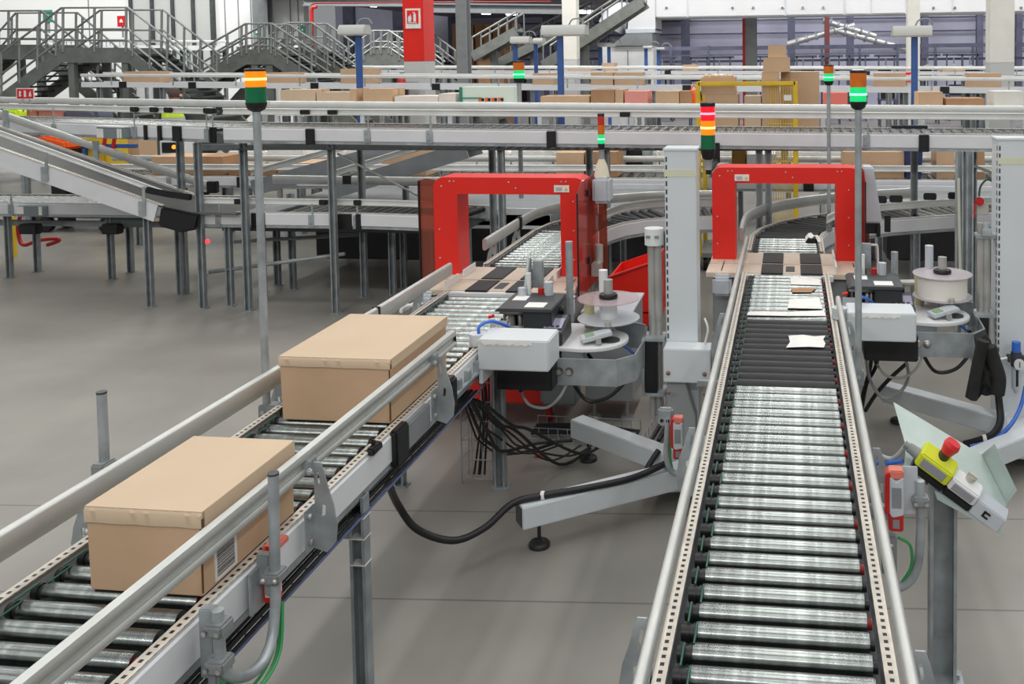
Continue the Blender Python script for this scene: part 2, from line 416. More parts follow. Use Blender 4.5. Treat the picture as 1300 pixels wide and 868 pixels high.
# blue wire basket tray under the right side
b = MB()
for dx, dz in ((0, .0), (.035, -.03), (.07, -.03), (.105, 0)): b.tube([(-1.66+dx, 1.5, .72+dz), (-1.66+dx, 4.6, .72+dz)], .0035, 6)
for i in range(34):
    y = 1.55+i*.09; b.tube([(-1.66, y, .72), (-1.625, y, .69), (-1.59, y, .69), (-1.555, y, .72)], .003, 5)
tr = b.build('cable_basket', mat('blue zinc wire', (92, 102, 138), .4, .3), LC)
b = MB()
for dx, r_ in ((-1.64, .008), (-1.615, .01), (-1.59, .007)): b.tube(bez([(dx, 1.5, .70), (dx+.008, 2.4, .705), (dx-.006, 3.4, .70), (dx+.006, 4.55, .705)], 6), r_, 6)
b.build('cable', BLK, LC)
# red reflex sensor with its mount on the right side
b = MB(); b.box(-1.56, -1.52, 2.56, 2.60, .775, .85); b.build('light_sensor', RED, LC, .004)
b = MB(); b.box(-1.521, -1.519, 2.568, 2.592, .80, .83); b.box(-1.552, -1.528, 2.558, 2.56, .795, .83); b.build('sensor_label', PAPER, LC)
b = MB(); b.box(-1.585, -1.54, 2.60, 2.68, .905, .926); b.build('light_sensor', mat('pale red plastic', (214, 120, 104), .4), LC, .004)
b = MB(); b.box(-1.565, -1.535, 2.585, 2.59, .885, .935); b.build('sensor_plate', RED, LC, .002)
b = MB(); b.box(-1.57, -1.56, 2.5, 2.62, .77, .895); b.build('mounting_plate', GALV, LC, .002)
# J shaped post held by clamp blocks
JP = [(-1.5, 2.535, 1.18), (-1.5, 2.53, 1.0), (-1.5, 2.525, .82), (-1.5, 2.52, .78), (-1.495, 2.49, .715), (-1.49, 2.43, .685), (-1.49, 2.35, .70), (-1.495, 2.28, .75), (-1.5, 2.255, .81), (-1.5, 2.25, .945)]
b = MB(); b.tube(bez(JP, 5), .0155, 14); jp = b.build('bent_post', GALV, LC)
b = MB(); b.cyl((-1.5, 2.535, 1.18), (-1.5, 2.535, 1.186), .0165); b.build('post_cap', DGREY, jp)
for y, z in ((2.525, .885), (2.25, .90), (2.25, .80)):
    b = MB(); clampblock(b, -1.5, y, z); b.box(-1.53, -1.50, y-.012, y+.035, z-.06, z+.02) if z < .895 else None
    k = b.build('clamp_block', MGREY, LC, .006)
    b = MB(); clampbolts(b, -1.5, y, z); b.build('bolt', STEEL, k)
b = MB(); b.box(-1.57, -1.53, 2.27, 2.30, .74, .93); b.box(-1.57, -1.53, 2.545, 2.575, .84, .93); b.build('post_mount', GALV, LC, .003)
b = MB()
for k, dz in ((0, -.022), (1, -.034), (2, -.028)):
    b.tube(bez([(-1.50+.008*k, 2.535, .80), (-1.495+.01*k, 2.50, .71+dz), (-1.49+.01*k, 2.42, .675+dz), (-1.49+.008*k, 2.34, .685+dz), (-1.5+.006*k, 2.27, .73+dz), (-1.51, 2.26, .78)], 6), .0045, 6)
b.build('green_wire', GRNW, LC)
# matching post on the far side of the left conveyor
q = MB(); q.tube([(-2.36, 2.94, .96), (-2.36, 2.94, 1.245)], .0165, 14); sp = q.build('short_post', GALV, LC)
b = MB(); b.cyl((-2.36, 2.94, 1.245), (-2.36, 2.94, 1.252), .0172); b.build('post_cap', DGREY, sp)
b = MB(); b.box(-2.385, -2.335, 2.9, 2.97, .93, 1.01); b.build('clamp_block', MGREY, LC, .006)
b = MB(); b.box(-2.34, -2.26, 2.84, 2.93, .94, .965); b.build('light_sensor', mat('pale red plastic', (214, 120, 104)), LC, .004)
b = MB(); b.box(-2.38, -2.19, 2.93, 2.95, .80, .94); b.build('post_mount', GALV, LC, .003)
# ---- cartons
def carton(name, label, x0, x1, y0, y1, z0, z1, group=None, lid=0., m=None, skew=0., tape=True, rz=0.):
    """closed carton; lid > 0 gives the folded tuck lid with side skirts seen on the two near cartons"""
    m = m or CARD; cx, cy = (x0+x1)/2, (y0+y1)/2
    T = thing(name, label, 'box', (cx, cy, z0), group)
    w, d, h = (x1-x0)/2, (y1-y0)/2, z1-z0
    if lid:
        b = MB(); b.add([V((a*w*.965, c*d*.985, z)) if z < .01 else V((a*w*.985, c*d*.99, z)) for z in (0, h-.006) for a, c in ((-1, -1), (1, -1), (1, 1), (-1, 1))], [(3, 2, 1, 0), (4, 5, 6, 7), (0, 1, 5, 4), (1, 2, 6, 5), (2, 3, 7, 6), (3, 0, 4, 7)])
        o = b.build('body', m, T, .003, loc=(0, 0, 0)); o.parent = T; o.location = (0, 0, 0)
        # lid: top sheet with a wavy crease at the front, front skirt and two side skirts
        n = 26; b = MB(); vs = []; fs = []
        for i in range(n+1):
            t = i/n; x = (-1+2*t)*w
            wv = .0011*math.sin(i*2.1)+.0009*math.sin(i*3.7+1)
            vs += [V((x, -d+.004, h-.002+wv)), V((x, -d-.003+wv, h-.010)), V((x, -d-.002, h-lid+.0008*math.sin(i*.7))), V((x, -d+.003, h-lid)), V((x, -d+.006, h-.012))]
        for i in range(n):
            a = i*5; c = a+5
            for k in range(5): fs.append((a+k, c+k, c+(k+1) % 5, a+(k+1) % 5))
        fs += [(0, 1, 2, 3, 4), (n*5+4, n*5+3, n*5+2, n*5+1, n*5)]
        b.add(vs, fs); b.box(-w, w, -d+.003, d, h-.006, h)
        b.box(w-.004, w+.001, -d+.014, d, h-lid, h-.002); b.box(-w-.001, -w+.004, -d+.014, d, h-lid, h-.002)
        o = b.build('lid', CARDT if m is CARD else m, T, loc=(0, 0, 0)); o.parent = T; o.location = (0, 0, 0)
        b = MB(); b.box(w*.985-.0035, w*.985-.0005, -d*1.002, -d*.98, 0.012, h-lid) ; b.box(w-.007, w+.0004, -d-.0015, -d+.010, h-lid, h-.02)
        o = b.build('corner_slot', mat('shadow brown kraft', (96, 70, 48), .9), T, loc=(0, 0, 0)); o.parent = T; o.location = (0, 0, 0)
    else:
        b = MB(); b.box(-w, w, -d, d, 0, h-.004)
        o = b.build('body', m, T, .002, loc=(0, 0, 0)); o.parent = T; o.location = (0, 0, 0)
        for s in (-1, 1):
            b = MB(); b.box(-w, w, min(s*d, s*.002), max(s*d, s*.002), h-.004, h)
            o = b.build('flap', m, T, loc=(0, 0, 0)); o.parent = T; o.location = (0, 0, 0)
        if tape:
            b = MB(); b.box(-w-.0012, w+.0012, -.025, .025, h-.0005, h+.0008); b.box(w, w+.0012, -.025, .025, h*.72, h)
            o = b.build('tape', TAPE, T, loc=(0, 0, 0)); o.parent = T; o.location = (0, 0, 0)
    T.rotation_euler = (0, 0, rz)
    return T
A = carton('carton', 'smaller brown lidded carton in front, with a striped barcode label on its right side', -1.972, -1.618, 2.37, 2.865, .9, 1.142, lid=.045, rz=.0)
b = MB(); b.box(.170, .1755, -.19, -.085, .012, .125); o = b.build('barcode_label', PAPER, None, loc=(0, 0, 0)); o.parent = A
b = MB(); random.seed(3); z = .022
while z < .110:
    t = random.choice((.0015, .0025, .0035)); b.box(.1755, .1760, -.182, -.098, z, z+t); z += t+random.choice((.0018, .003))
k = b.build('bar_print', BLK, None, loc=(0, 0, 0)); k.parent = o
carton('carton', 'larger plain brown lidded carton behind, on the left conveyor before the red arch', -2.10, -1.617, 3.615, 4.262, .9, 1.166, lid=.04)
# ------------------------------------------------------------------ strapping machines
def rrect(x0, x1, z0, z1, r, n=5, corners=(0, 0, 1, 1)):
    o = []
    for (cx, cz, a0, c) in ((x0, z0, PI, corners[0]), (x1, z0, 1.5*PI, corners[1]), (x1, z1, 0, corners[2]), (x0, z1, .5*PI, corners[3])):
        if not c: o.append((cx, cz)); continue
        sx = r if cx == x0 else -r; sz = r if cz == z0 else -r
        for i in range(n+1):
            a = a0+i*PI/2/n; o.append((cx+sx+r*math.cos(a), cz+sz+r*math.sin(a)))
    return o
def strapper(ox, oy, label, left):
    T = thing('strapping_machine', label, 'machine', (-1.92+ox, 6.3+oy, 0), 'box strapping machines')
    X = lambda x: x+ox
    Y = lambda y: y+oy
    # red arch: outer outline with two rounded top corners, open below
    out = rrect(X(-2.457), X(-1.386), .865, 1.562, .07)
    xi0, xi1, zi = X(-2.288), X(-1.560), 1.447
    i0 = [p for p in out]
    poly = [(X(-2.457), .865)]+out[2:]            # start bottom-left, runs bottom-right, up and around
    poly = [(X(-2.457), .865), (xi0, .865), (xi0, zi), (xi1, zi), (xi1, .865), (X(-1.386), .865)]+out[2:]
    b = MB(); b.prism(poly, 'y', Y(6.27), Y(6.50)); a = b.build('arch', RED, T)
    b = MB()
    for x, z in ((-2.40, 1.50), (-2.34, 1.535), (-2.31, 1.535), (-1.92, 1.53), (-1.87, 1.49), (-1.55, 1.535), (-1.52, 1.535), (-2.42, 1.2), (-2.42, 1.0), (-1.47, 1.4), (-1.47, 1.2), (-1.47, 1.0)):
        b.cyl((X(x), Y(6.27), z), (X(x), Y(6.266), z), .006, n=8)
    b.build('screw', STEEL, a)
    lx = -1.60 if left else -2.29
    b = MB(); b.box(X(lx), X(lx+.105), Y(6.262), Y(6.268), 1.465, 1.512); k = b.build('warning_label', PAPER, a)
    b = MB(); q = lx+.085 if not left else lx+.085
    b.prism([(X(q-.012), 1.478), (X(q+.012), 1.478), (X(q), 1.50)], 'y', Y(6.259), Y(6.263)); b.build('warning_triangle', YEL, k)
    b = MB()
    for i in range(3): b.box(X(lx+.012), X(lx+.055), Y(6.260), Y(6.263), 1.476+i*.009, 1.479+i*.009)
    b.build('print', MGREY, k)
    # table
    yf, yb = Y(5.80), Y(6.52)
    b = MB()
    for y0, y1 in ((yf+.04, Y(6.12)), (Y(6.135), yb)): b.box(X(-2.47), X(-1.39), y0, y1, .85, .885)
    b.build('table_top', CREAM, T, .004)
    b = MB(); b.box(X(-2.19), X(-1.60), yf, yf+.045, .84, .88); b.build('front_ledge', WHITE, T, .004)
    for x0, x1 in ((-2.09, -1.94), (-1.82, -1.67)):
        for y0, y1 in ((yf+.02, Y(6.11)), (Y(6.15), yb-.02)):
            b = MB(); b.box(X(x0), X(x1), y0, y1, .879, .892); b.build('table_belt', RUBB, T, .004)
    b = MB(); b.box(X(-1.92), X(-1.86), yf+.1, Y(6.05), .884, .889); b.build('strap_slot', DGREY, T)
    for x in (-2.235, -1.585):
        b = MB()
        for y0 in (5.86, 6.2): b.box(X(x), X(x+.012), Y(y0), Y(y0+.24), .885, .935)
        b.build('side_guide', WHITE, T, .002)
    for x in (-2.42, -1.50):
        b = MB(); b.box(X(x), X(x+.13), Y(5.78), Y(5.86), .735, .86); b.box(X(x), X(x+.13), Y(5.80), Y(5.90), .84, .875); b.build('corner_block', PLATEB, T, .02)
        b = MB(); b.box(X(x+.05), X(x+.058), Y(5.9), Y(6.2), .8855, .8865); b.build('table_groove', DGREY, T)
    # body
    b = MB(); b.box(X(-2.43), X(-1.41), Y(5.92), Y(6.50), .44, .85); b.build('cabinet', mat('cabinet grey', (158, 162, 163), .45, 0, .03, 3), T, .006)
    b = MB()
    for x0, x1 in ((-2.425, -2.28), (-2.275, -1.8), (-1.795, -1.415)): b.box(X(x0), X(x1), Y(5.905), Y(5.92), .46, .83)
    b.build('cabinet_panel', mat('cabinet grey', (158, 162, 163)), T, .004)
    b = MB(); b.box(X(-2.43), X(-1.42 if not left else -1.50), Y(5.88), Y(6.46), .14, .44); b.build('base', RED if left else mat('cabinet grey', (158, 162, 163)), T, .006)
    for x in (-2.36, -1.58):
        for y in (5.98, 6.38):
            b = MB(); b.cyl((X(x-.016), Y(y), .055), (X(x+.016), Y(y), .055), .055, n=18); w = b.build('caster', DRED, T)
            b = MB(); b.prism([(Y(y)-.045, .20), (Y(y)+.045, .20), (Y(y)+.015, .05), (Y(y)-.015, .05)], 'x', X(x-.024), X(x-.018)); b.prism([(Y(y)-.045, .20), (Y(y)+.045, .20), (Y(y)+.015, .05), (Y(y)-.015, .05)], 'x', X(x+.018), X(x+.024))
            b.box(X(x-.03), X(x+.03), Y(y)-.05, Y(y)+.05, .19, .2); b.build('caster_fork', GALV, w)
    if left:
        b = MB(); b.box(X(-1.60), X(-1.36), Y(5.80), Y(5.94), .16, .46); b.build('control_box', MGREY, T, .02)
        b = MB(); b.box(X(-1.34), X(-1.03), Y(5.98), Y(6.45), .14, .72); b.build('side_cabinet', mat('cabinet grey', (158, 162, 163)), T, .005)
        b = MB(); b.box(X(-1.36), X(-1.02), Y(5.95), Y(6.47), .72, .735); b.build('side_cabinet_top', PLATEB, T, .003)
        for x in (-1.3, -1.08):
            b = MB(); b.cyl((X(x), Y(6.05), .0), (X(x), Y(6.05), .02), .05, .04); b.cyl((X(x), Y(6.05), .02), (X(x), Y(6.05), .15), .012); b.build('levelling_foot', STEEL, T)
    # tinted guards
    if left:
        b = MB(); b.prism([(X(-2.575), .80), (X(-2.455), .80), (X(-2.455), 1.54), (X(-2.52), 1.55), (X(-2.575), 1.535)], 'y', Y(6.30), Y(6.306)); b.build('side_guard', TINT, T)
        b = MB(); b.box(X(-2.575), X(-2.567), Y(6.28), Y(6.30), .80, 1.535); b.build('guard_edge', BLK, T)
    b = MB(); b.prism([(Y(5.98), .80), (Y(6.62), .80), (Y(6.62), 1.56), (Y(6.10), 1.56), (Y(5.98), 1.50)], 'x', X(-1.378), X(-1.372)); g = b.build('side_guard', TINTR, T)
    b = MB(); b.box(X(-1.380), X(-1.370), Y(5.972), Y(5.982), .80, 1.50); b.build('guard_edge', BLK, T)
    b = MB()
    for z in (.98, 1.44): b.box(X(-1.372), X(-1.355), Y(6.24), Y(6.28), z, z+.045)
    b.build('guard_hinge', BLK, g, .003)
    b = MB(); b.box(X(-1.36), X(-1.30), Y(6.58), Y(6.586), .86, 1.45); b.build('rear_guard', TINT, T)
    if left:
        b = MB(); b.box(X(-1.355), X(-1.235), Y(6.34), Y(6.5), 1.375, 1.555); b.build('motor_housing', PLATEB, T, .02)
        b = MB(); b.cyl((X(-1.33), Y(6.42), .95), (X(-1.33), Y(6.42), 1.08), .03); b.box(X(-1.36), X(-1.3), Y(6.3), Y(6.4), .88, .97); b.build('strap_guide', STEEL, T, .004)
        b = MB(); b.tube(bez([(X(-2.40), Y(6.12), .70), (X(-2.60), Y(6.12), .70), (X(-2.64), Y(6.12), .66), (X(-2.64), Y(6.5), .66), (X(-2.60), Y(6.56), .68), (X(-2.45), Y(6.56), .70)], 4), .014, 8); b.build('handle', WHITE, T)
    else:
        b = MB(); b.prism([(X(-1.37), 1.56), (X(-1.29), 1.56), (X(-1.225), 1.15), (X(-1.37), 1.15)], 'y', Y(6.34), Y(6.52)); b.build('motor_housing', PLATEB, T, .012)
        b = MB(); b.box(X(-1.36), X(-1.24), Y(6.36), Y(6.46), 1.07, 1.15); b.box(X(-1.27), X(-1.24), Y(6.33), Y(6.36), 1.05, 1.14); b.build('connector_block', BLK, T, .006)
        b = MB(); b.tube(bez([(X(-1.38), Y(6.2), 1.02), (X(-1.30), Y(6.2), 1.02), (X(-1.275), Y(6.2), 1.0), (X(-1.275), Y(6.2), .82), (X(-1.3), Y(6.2), .80), (X(-1.38), Y(6.2), .80)], 4), .009, 8); b.build('handle', WHITE, T)
        b = MB(); b.tube(bez([(X(-1.40), Y(6.0), .80), (X(-1.15), Y(6.0), .80), (X(-1.0), Y(6.0), .80), (X(-.95), Y(6.0), .77), (X(-.93), Y(6.0), .68)], 5), .022, 10); b.build('vent_pipe', STEEL, T)
        b = MB(); b.box(X(-2.43), X(-2.30), Y(6.5), Y(6.6), 1.28, 1.54); b.build('motor_housing', PLATEB, T, .01)
    return T
SL = strapper(0, 0, 'left red-arched strapping machine with brown tinted side guards', True)
SR = strapper(1.88, .63, 'right red-arched strapping machine at the end of the black-roller conveyor', False)
# ------------------------------------------------------------------ label applicators
def applicator(ox, oy, label, left):
    X = lambda x: x+ox
    Y = lambda y: y+oy
    T = thing('label_applicator', label, 'machine', (X(-.62), Y(5.35), 0), 'label applicators on stands')
    # column with a perforated left edge
    b = MB(); b.box(X(-.712), X(-.532), Y(5.30), Y(5.48), .04, 1.857); c = b.build('column', COLW, T, .004)
    b = MB()
    for i in range(30): b.box(X(-.7135), X(-.711), Y(5.30+.012), Y(5.30+.03), .45+i*.046, .478+i*.046); b.box(X(-.706), X(-.697), Y(5.2985), Y(5.301), .45+i*.046, .478+i*.046)
    b.build('slot_row', DGREY, c)
    b = MB(); b.box(X(-.714), X(-.53), Y(5.298), Y(5.30), 1.70, 1.74); b.build('tape_band', mat('cream tape', (214, 216, 190), .4), c)
    b = MB(); b.box(X(-.72), X(-.524), Y(5.294), Y(5.486), 1.845, 1.86); b.build('column_cap', COLW, c, .003)
    # cover box with four screws
    if left:
        b = MB(); b.box(X(-.712), X(-.45), Y(5.16), Y(5.30), .565, .755); k = b.build('cover_box', COLW, T, .005)
        b = MB()
        for x in (-.685, -.482):
            for z in (.51, .62): b.cyl((X(x), Y(5.16), z), (X(x), Y(5.152), z), .012, n=10)
        b.build('screw', mat('reddish washer', (150, 110, 106), .5), k)
        b = MB(); b.prism([(X(-.70), .13), (X(-.54), .13), (X(-.54), .36), (X(-.60), .565), (X(-.70), .565)], 'y', Y(5.2), Y(5.29)); b.build('lower_panel', mat('cabinet grey', (158, 162, 163)), T, .004)
    # lifting posts and clamp
    for x in (-.80, -.765):
        b = MB(); b.cyl((X(x), Y(5.36), .3), (X(x), Y(5.36), 1.33), .022, n=14); b.build('guide_post', STEEL, T)
    if left:
        b = MB(); b.cyl((X(-.785), Y(5.36), 1.30), (X(-.785), Y(5.36), 1.395), .055, n=20); h = b.build('post_cap', WHITE, T)
        b = MB(); b.box(X(-.825), X(-.80), Y(5.303), Y(5.309), 1.345, 1.36); b.box(X(-.775), X(-.75), Y(5.303), Y(5.309), 1.345, 1.36); b.build('cap_mark', MGREY, h)
    else:
        b = MB(); b.box(X(-.83), X(-.70), Y(5.32), Y(5.42), 1.235, 1.262); b.cyl((X(-.77), Y(5.34), 1.26), (X(-.77), Y(5.34), 1.33), .02); b.box(X(-.80), X(-.74), Y(5.3), Y(5.33), 1.255, 1.30); b.build('post_clamp', GALV, T, .004)
    b = MB(); b.box(X(-.845), X(-.72), Y(5.28), Y(5.42), .755, .775); b.box(X(-.85), X(-.835), Y(5.24), Y(5.42), .45, .775); b.box(X(-.845), X(-.72), Y(5.27), Y(5.42), .44, .46); b.build('slide_frame', GALV, T, .003)
    b = MB(); b.box(X(-.832), X(-.765), Y(5.27), Y(5.32), .46, .755); b.build('bellows', BLK, T, .004)
    # feet: three box beams, pads
    def beam(p, q, name='foot_beam'):
        p = V(p); q = V(q); d = (q-p).normalized(); l = d.cross(V((0, 0, 1)))*.052
        b = MB(); b.add([p-l, p+l, q+l, q-l, p-l+V((0, 0, .11)), p+l+V((0, 0, .11)), q+l+V((0, 0, .11)), q-l+V((0, 0, .11))], [(3, 2, 1, 0), (4, 5, 6, 7), (0, 1, 5, 4), (1, 2, 6, 5), (2, 3, 7, 6), (3, 0, 4, 7)])
        o = b.build(name, COLW, T, .005)
        b = MB(); e = p-d*.001; b.add([e-l*.9+V((0, 0, .006)), e+l*.9+V((0, 0, .006)), e+l*.9+V((0, 0, .104)), e-l*.9+V((0, 0, .104))], [(0, 1, 2, 3)]); b.build('beam_end', DGREY, o)
        f = p+d*.1
        b = MB(); b.cyl((f.x, f.y, .03), (f.x, f.y, p.z+.01), .009); b.lathe([(.0, .034), (.014, .034), (.016, .028), (.045, .024), (.052, .016), (.052, .0), (0, 0)], (f.x, f.y, 0), 20)
        b.build('levelling_foot', RUBB, T)
    beam((X(-1.30), Y(4.43), .125), (X(-.60), Y(5.0), .125)) if False else None
    if left:
        beam((-1.31, 4.34, .125), (-.50, 4.92, .125)); beam((-1.28, 5.45, .125), (-.66, 5.02, .125))
        beam((-.50, 4.92, .125), (-.40, 6.2, .125)) if False else None
        b = MB(); b.prism([(-.78, 4.78), (-.44, 4.86), (-.44, 5.5), (-.74, 5.5)], 'z', .10, .135); b.build('base_plate', COLW, T, .004)
    else:
        beam((.60, 6.22, .125), (1.24, 5.72, .125)); beam((.72, 4.95, .125), (1.45, 5.62, .125))
        b = MB(); b.prism([(1.15, 5.42), (1.75, 5.42), (1.75, 6.1), (1.20, 6.0)], 'z', .10, .135); b.build('base_plate', COLW, T, .004)
        b = MB()
        for x, y in ((1.25, 5.8), (1.3, 5.7), (1.27, 5.62)): b.cyl((x, y, .135), (x, y, .15), .012, n=6)
        b.build('bolt', STEEL, T)
    # bent arm of galvanised sheet
    b = MB(); path = [(X(-1.27), Y(4.90), .70), (X(-.93), Y(4.90), .70), (X(-.845), Y(5.0), .70), (X(-.835), Y(5.26), .70)]
    b.sweep(path, [(-.004, -.075), (.004, -.075), (.004, .07), (-.004, .07)]); b.build('arm_plate', GALV, T)
    b = MB(); path = [(X(-1.1), Y(5.40), .76), (X(-.90), Y(5.40), .76), (X(-.84), Y(5.36), .76)]
    b.sweep(path, [(-.004, -.08), (.004, -.08), (.004, .07), (-.004, .07)]); b.build('arm_plate', GALV, T)
    b = MB()
    for x in (-1.24, -1.185): b.cyl((X(x), Y(4.896), .70), (X(x), Y(4.878), .70), .016, n=6); b.cyl((X(x), Y(4.896), .70), (X(x), Y(4.892), .70), .024, n=16)
    b.build('bolt', STEEL, T)
    # applicator head box and its side cheek
    b = MB(); hx = 0 if left else -.085; b.box(X(-1.572+hx), X(-1.205+hx), Y(4.55), Y(4.77), .812, .968); h = b.build('head_cover', COLW, T, .006)
    b = MB(); b.box(X(-1.57+hx), X(-1.55+hx), Y(4.56), Y(4.7), .74, .81); b.build('cover_skirt', COLW, T)
    b = MB(); b.cyl((X(-1.61+hx), Y(4.67), .906), (X(-1.61+hx), Y(4.67), .965), .045, n=18); b.box(X(-1.62+hx), X(-1.56+hx), Y(4.64), Y(4.70), .91, .95); b.build('head_end', COLW, T)
    random.seed(5); n = 16; vs = []
    for i in range(n+1):
        x = X(-1.55+hx+.26*i/n); vs += [V((x, Y(4.548), .965)), V((x, Y(4.546), .965-.012-.014*abs(math.sin(i*1.9))))]
    b = MB(); b.add(vs, [(2*i, 2*i+2, 2*i+3, 2*i+1) for i in range(n)]); b.build('torn_label', PAPER, h)
    b = MB(); b.box(X(-1.55), X(-1.25), Y(4.78), Y(5.25), .63, .78); b.build('drive_housing', BLK, T, .006)
    b = MB(); b.cyl((X(-1.47), Y(4.95), .62), (X(-1.47), Y(4.95), .56), .02, .012); b.build('cable_gland', BLK, T)
    # base plate with rounded end
    pl = [(X(-1.50), Y(4.98)), (X(-1.13), Y(4.93)), (X(-1.02), Y(4.96)), (X(-.94), Y(5.03)), (X(-.905), Y(5.13)), (X(-.93), Y(5.24)), (X(-1.0), Y(5.3)), (X(-1.05), Y(5.42)), (X(-1.6), Y(5.42))]
    b = MB(); b.prism([tuple(p.xy) for p in bez([(a, c, 0) for a, c in pl[1:7]], 5)]+pl[7:]+pl[:1], 'z', .792, .812); b.build('carrier_plate', WHITE, T, .003)
    b = MB(); b.cyl((X(-1.0), Y(5.10), .812), (X(-1.0), Y(5.10), .818), .055, n=20); b.build('plate_opening', DGREY, T)
    b = MB(); b.box(X(-1.24), X(-1.12), Y(4.95), Y(5.0), .73, .792); b.build('plate_bracket', GALV, T, .003)
    # print engine
    b = MB(); b.box(X(-1.47), X(-1.31), Y(5.02), Y(5.38), .82, .985); pr = b.build('print_engine', CHAR, T, .006)
    b = MB(); b.prism([(X(-1.63), .985), (X(-1.305), .985), (X(-1.305), 1.004), (X(-1.61), 1.004)], 'y', Y(5.0), Y(5.36)); k = b.build('printer_lid', DGREY, T, .004)
    b = MB(); b.box(X(-1.47), X(-1.36), Y(5.04), Y(5.14), 1.004, 1.006); b.box(X(-1.58), X(-1.50), Y(5.18), Y(5.28), 1.004, 1.006); b.build('lid_label', PAPER, k)
    b = MB(); b.box(X(-1.62), X(-1.47), Y(5.22), Y(5.36), .82, .985); b.build('print_mechanism', BLK, T, .004)
    b = MB()
    for x, r_ in ((-1.60, .008), (-1.56, .02), (-1.51, .012), (-1.485, .009)): b.cyl((X(x), Y(5.10), .815), (X(x), Y(5.10), .985), r_, n=10)
    b.cyl((X(-1.62), Y(5.08), .965), (X(-1.47), Y(5.08), .965), .014, n=10); b.cyl((X(-1.62), Y(5.08), .88), (X(-1.47), Y(5.08), .88), .01, n=10); b.build('print_roller', STEEL, T)
    b = MB(); b.box(X(-1.66), X(-1.56), Y(5.02), Y(5.03), .82, .93); b.build('peel_plate', PLATEB, T, .002)
    b = MB(); b.cyl((X(-1.66), Y(5.0), .955), (X(-1.63), Y(5.0), .965), .009); b.build('sensor_tip', RED, T)
    b = MB(); b.prism([(Y(4.97), .815), (Y(5.2), .815), (Y(5.2), .93), (Y(5.14), .935), (Y(4.97), .885)], 'x', X(-1.365), X(-1.24)); kp = b.build('keypad_unit', CHAR, T, .006)
    b = MB(); mx = M.Translation((X(-1.302), Y(5.055), .913)) @ M.Rotation(.286, 4, 'X'); b.box(-.05, .05, -.05, .05, 0, .003, mx); b.build('display', mat('display lilac', (150, 146, 168), .3), kp)
    b = MB()
    for i in range(3): b.box(-.04+i*.028, -.022+i*.028, -.042, -.026, .003, .006, mx)
    b.build('key', CHAR, kp)
    b = MB(); b.cyl((X(-1.31), Y(5.2), .95), (X(-1.28), Y(5.2), .95), .022, n=12); b.build('knob', BLK, T)
    for x, y, z0, z1, r_, m_ in ((-1.55, 5.29, 1.004, 1.05, .026, PLATEB), (-1.52, 5.32, 1.004, 1.13, .014, WHITE), (-1.45, 5.33, 1.004, 1.04, .018, DRED), (-1.40, 5.32, 1.004, 1.08, .025, PLATEB)):
        b = MB(); b.cyl((X(x), Y(y), z0), (X(x), Y(y), z1), r_, n=14); b.build('guide_roller', m_, T)
    b = MB(); b.box(X(-1.52), X(-1.46), Y(5.41), Y(5.44), 1.02, 1.18); b.prism([(Y(5.3), 1.05), (Y(5.44), 1.05), (Y(5.42), 1.2), (Y(5.38), 1.2)], 'x', X(-1.545), X(-1.53)); b.build('ribbon_bracket', GALV, T, .003)
    b = MB(); b.cyl((X(-1.31), Y(5.46), .81), (X(-1.31), Y(5.46), 1.29 if left else 1.12), .022, n=12); b.build('guide_post', GALV, T)
    b = MB(); b.cyl((X(-1.17), Y(5.35), .81), (X(-1.17), Y(5.35), 1.0), .03, n=14); b.build('web_roller', mat('cream roller', (214, 206, 160), .5), T)
    # dancer tray
    mx = M.Translation((X(-1.07), Y(5.06), .85)) @ M.Rotation(.35, 4, 'Z') @ M.Rotation(-.2, 4, 'Y')
    b = MB(); b.box(-.085, .085, -.05, .05, -.01, .012, mx); d_ = b.build('dancer_tray', PLATEB, T, .004)
    b = MB(); b.box(-.06, -.01, -.03, .03, .012, .015, mx); b.build('green_strip', mat('pale green strip', (132, 160, 124), .5), d_)
    b = MB(); b.box(-.015, .015, -.075, -.05, -.03, .005, mx); b.cyl(mx @ V((.08, .03, .02)), mx @ V((.08, .03, .05)), .018); b.build('tray_clip', STEEL, d_, .003)
    # label reel
    cx, cy = X(-1.042), Y(5.28)
    b = MB(); b.lathe([(.03, .885), (.178, .885), (.178, .891), (.03, .891)], (cx, cy, 0), 40); b.build('reel_disc', PLATEB if left else FILM, T)
    if left:
        b = MB(); b.lathe([(.03, 1.0), (.176, 1.0), (.176, 1.004), (.03, 1.004)], (cx, cy, 0), 40); b.build('reel_disc', glass('rosy clear plastic', (196, 176, 178), .5, .1), T)
        b = MB(); b.cyl((cx, cy, .891), (cx, cy, 1.0), .05, n=24); b.build('reel_core', WHITE, T)
    else:
        b = MB(); b.lathe([(.03, 1.025), (.178, 1.025), (.178, 1.029), (.03, 1.029)], (cx, cy, 0), 40); b.build('reel_disc', FILM, T)
        b = MB(); b.lathe([(.05, .891), (.148, .891), (.148, 1.02), (.05, 1.02)], (cx, cy, 0), 40); b.lathe([(.05, 1.0205), (.146, 1.0205)], (cx, cy, 0), 40); b.build('label_roll', mat('label roll', (236, 233, 224), .6), T)
    b = MB(); b.cyl((cx, cy, .80), (cx, cy, 1.11 if left else 1.13), .026, n=16); b.build('spindle', STEEL, T)
    b = MB(); zc = 1.004 if left else 1.029; b.lathe([(.026, zc+.026), (.05, zc+.024), (.055, zc+.012), (.052, zc), (.026, zc)], (cx, cy, 0), 24); b.build('spindle_collar', BLK, T)
    b = MB(); b.cyl((X(-1.10), Y(5.43), .81), (X(-1.10), Y(5.43), 1.13 if left else 1.17), .026, n=14); b.build('dancer_roller', WHITE if left else PLATEB, T)
    # cables under the head
    b = MB()
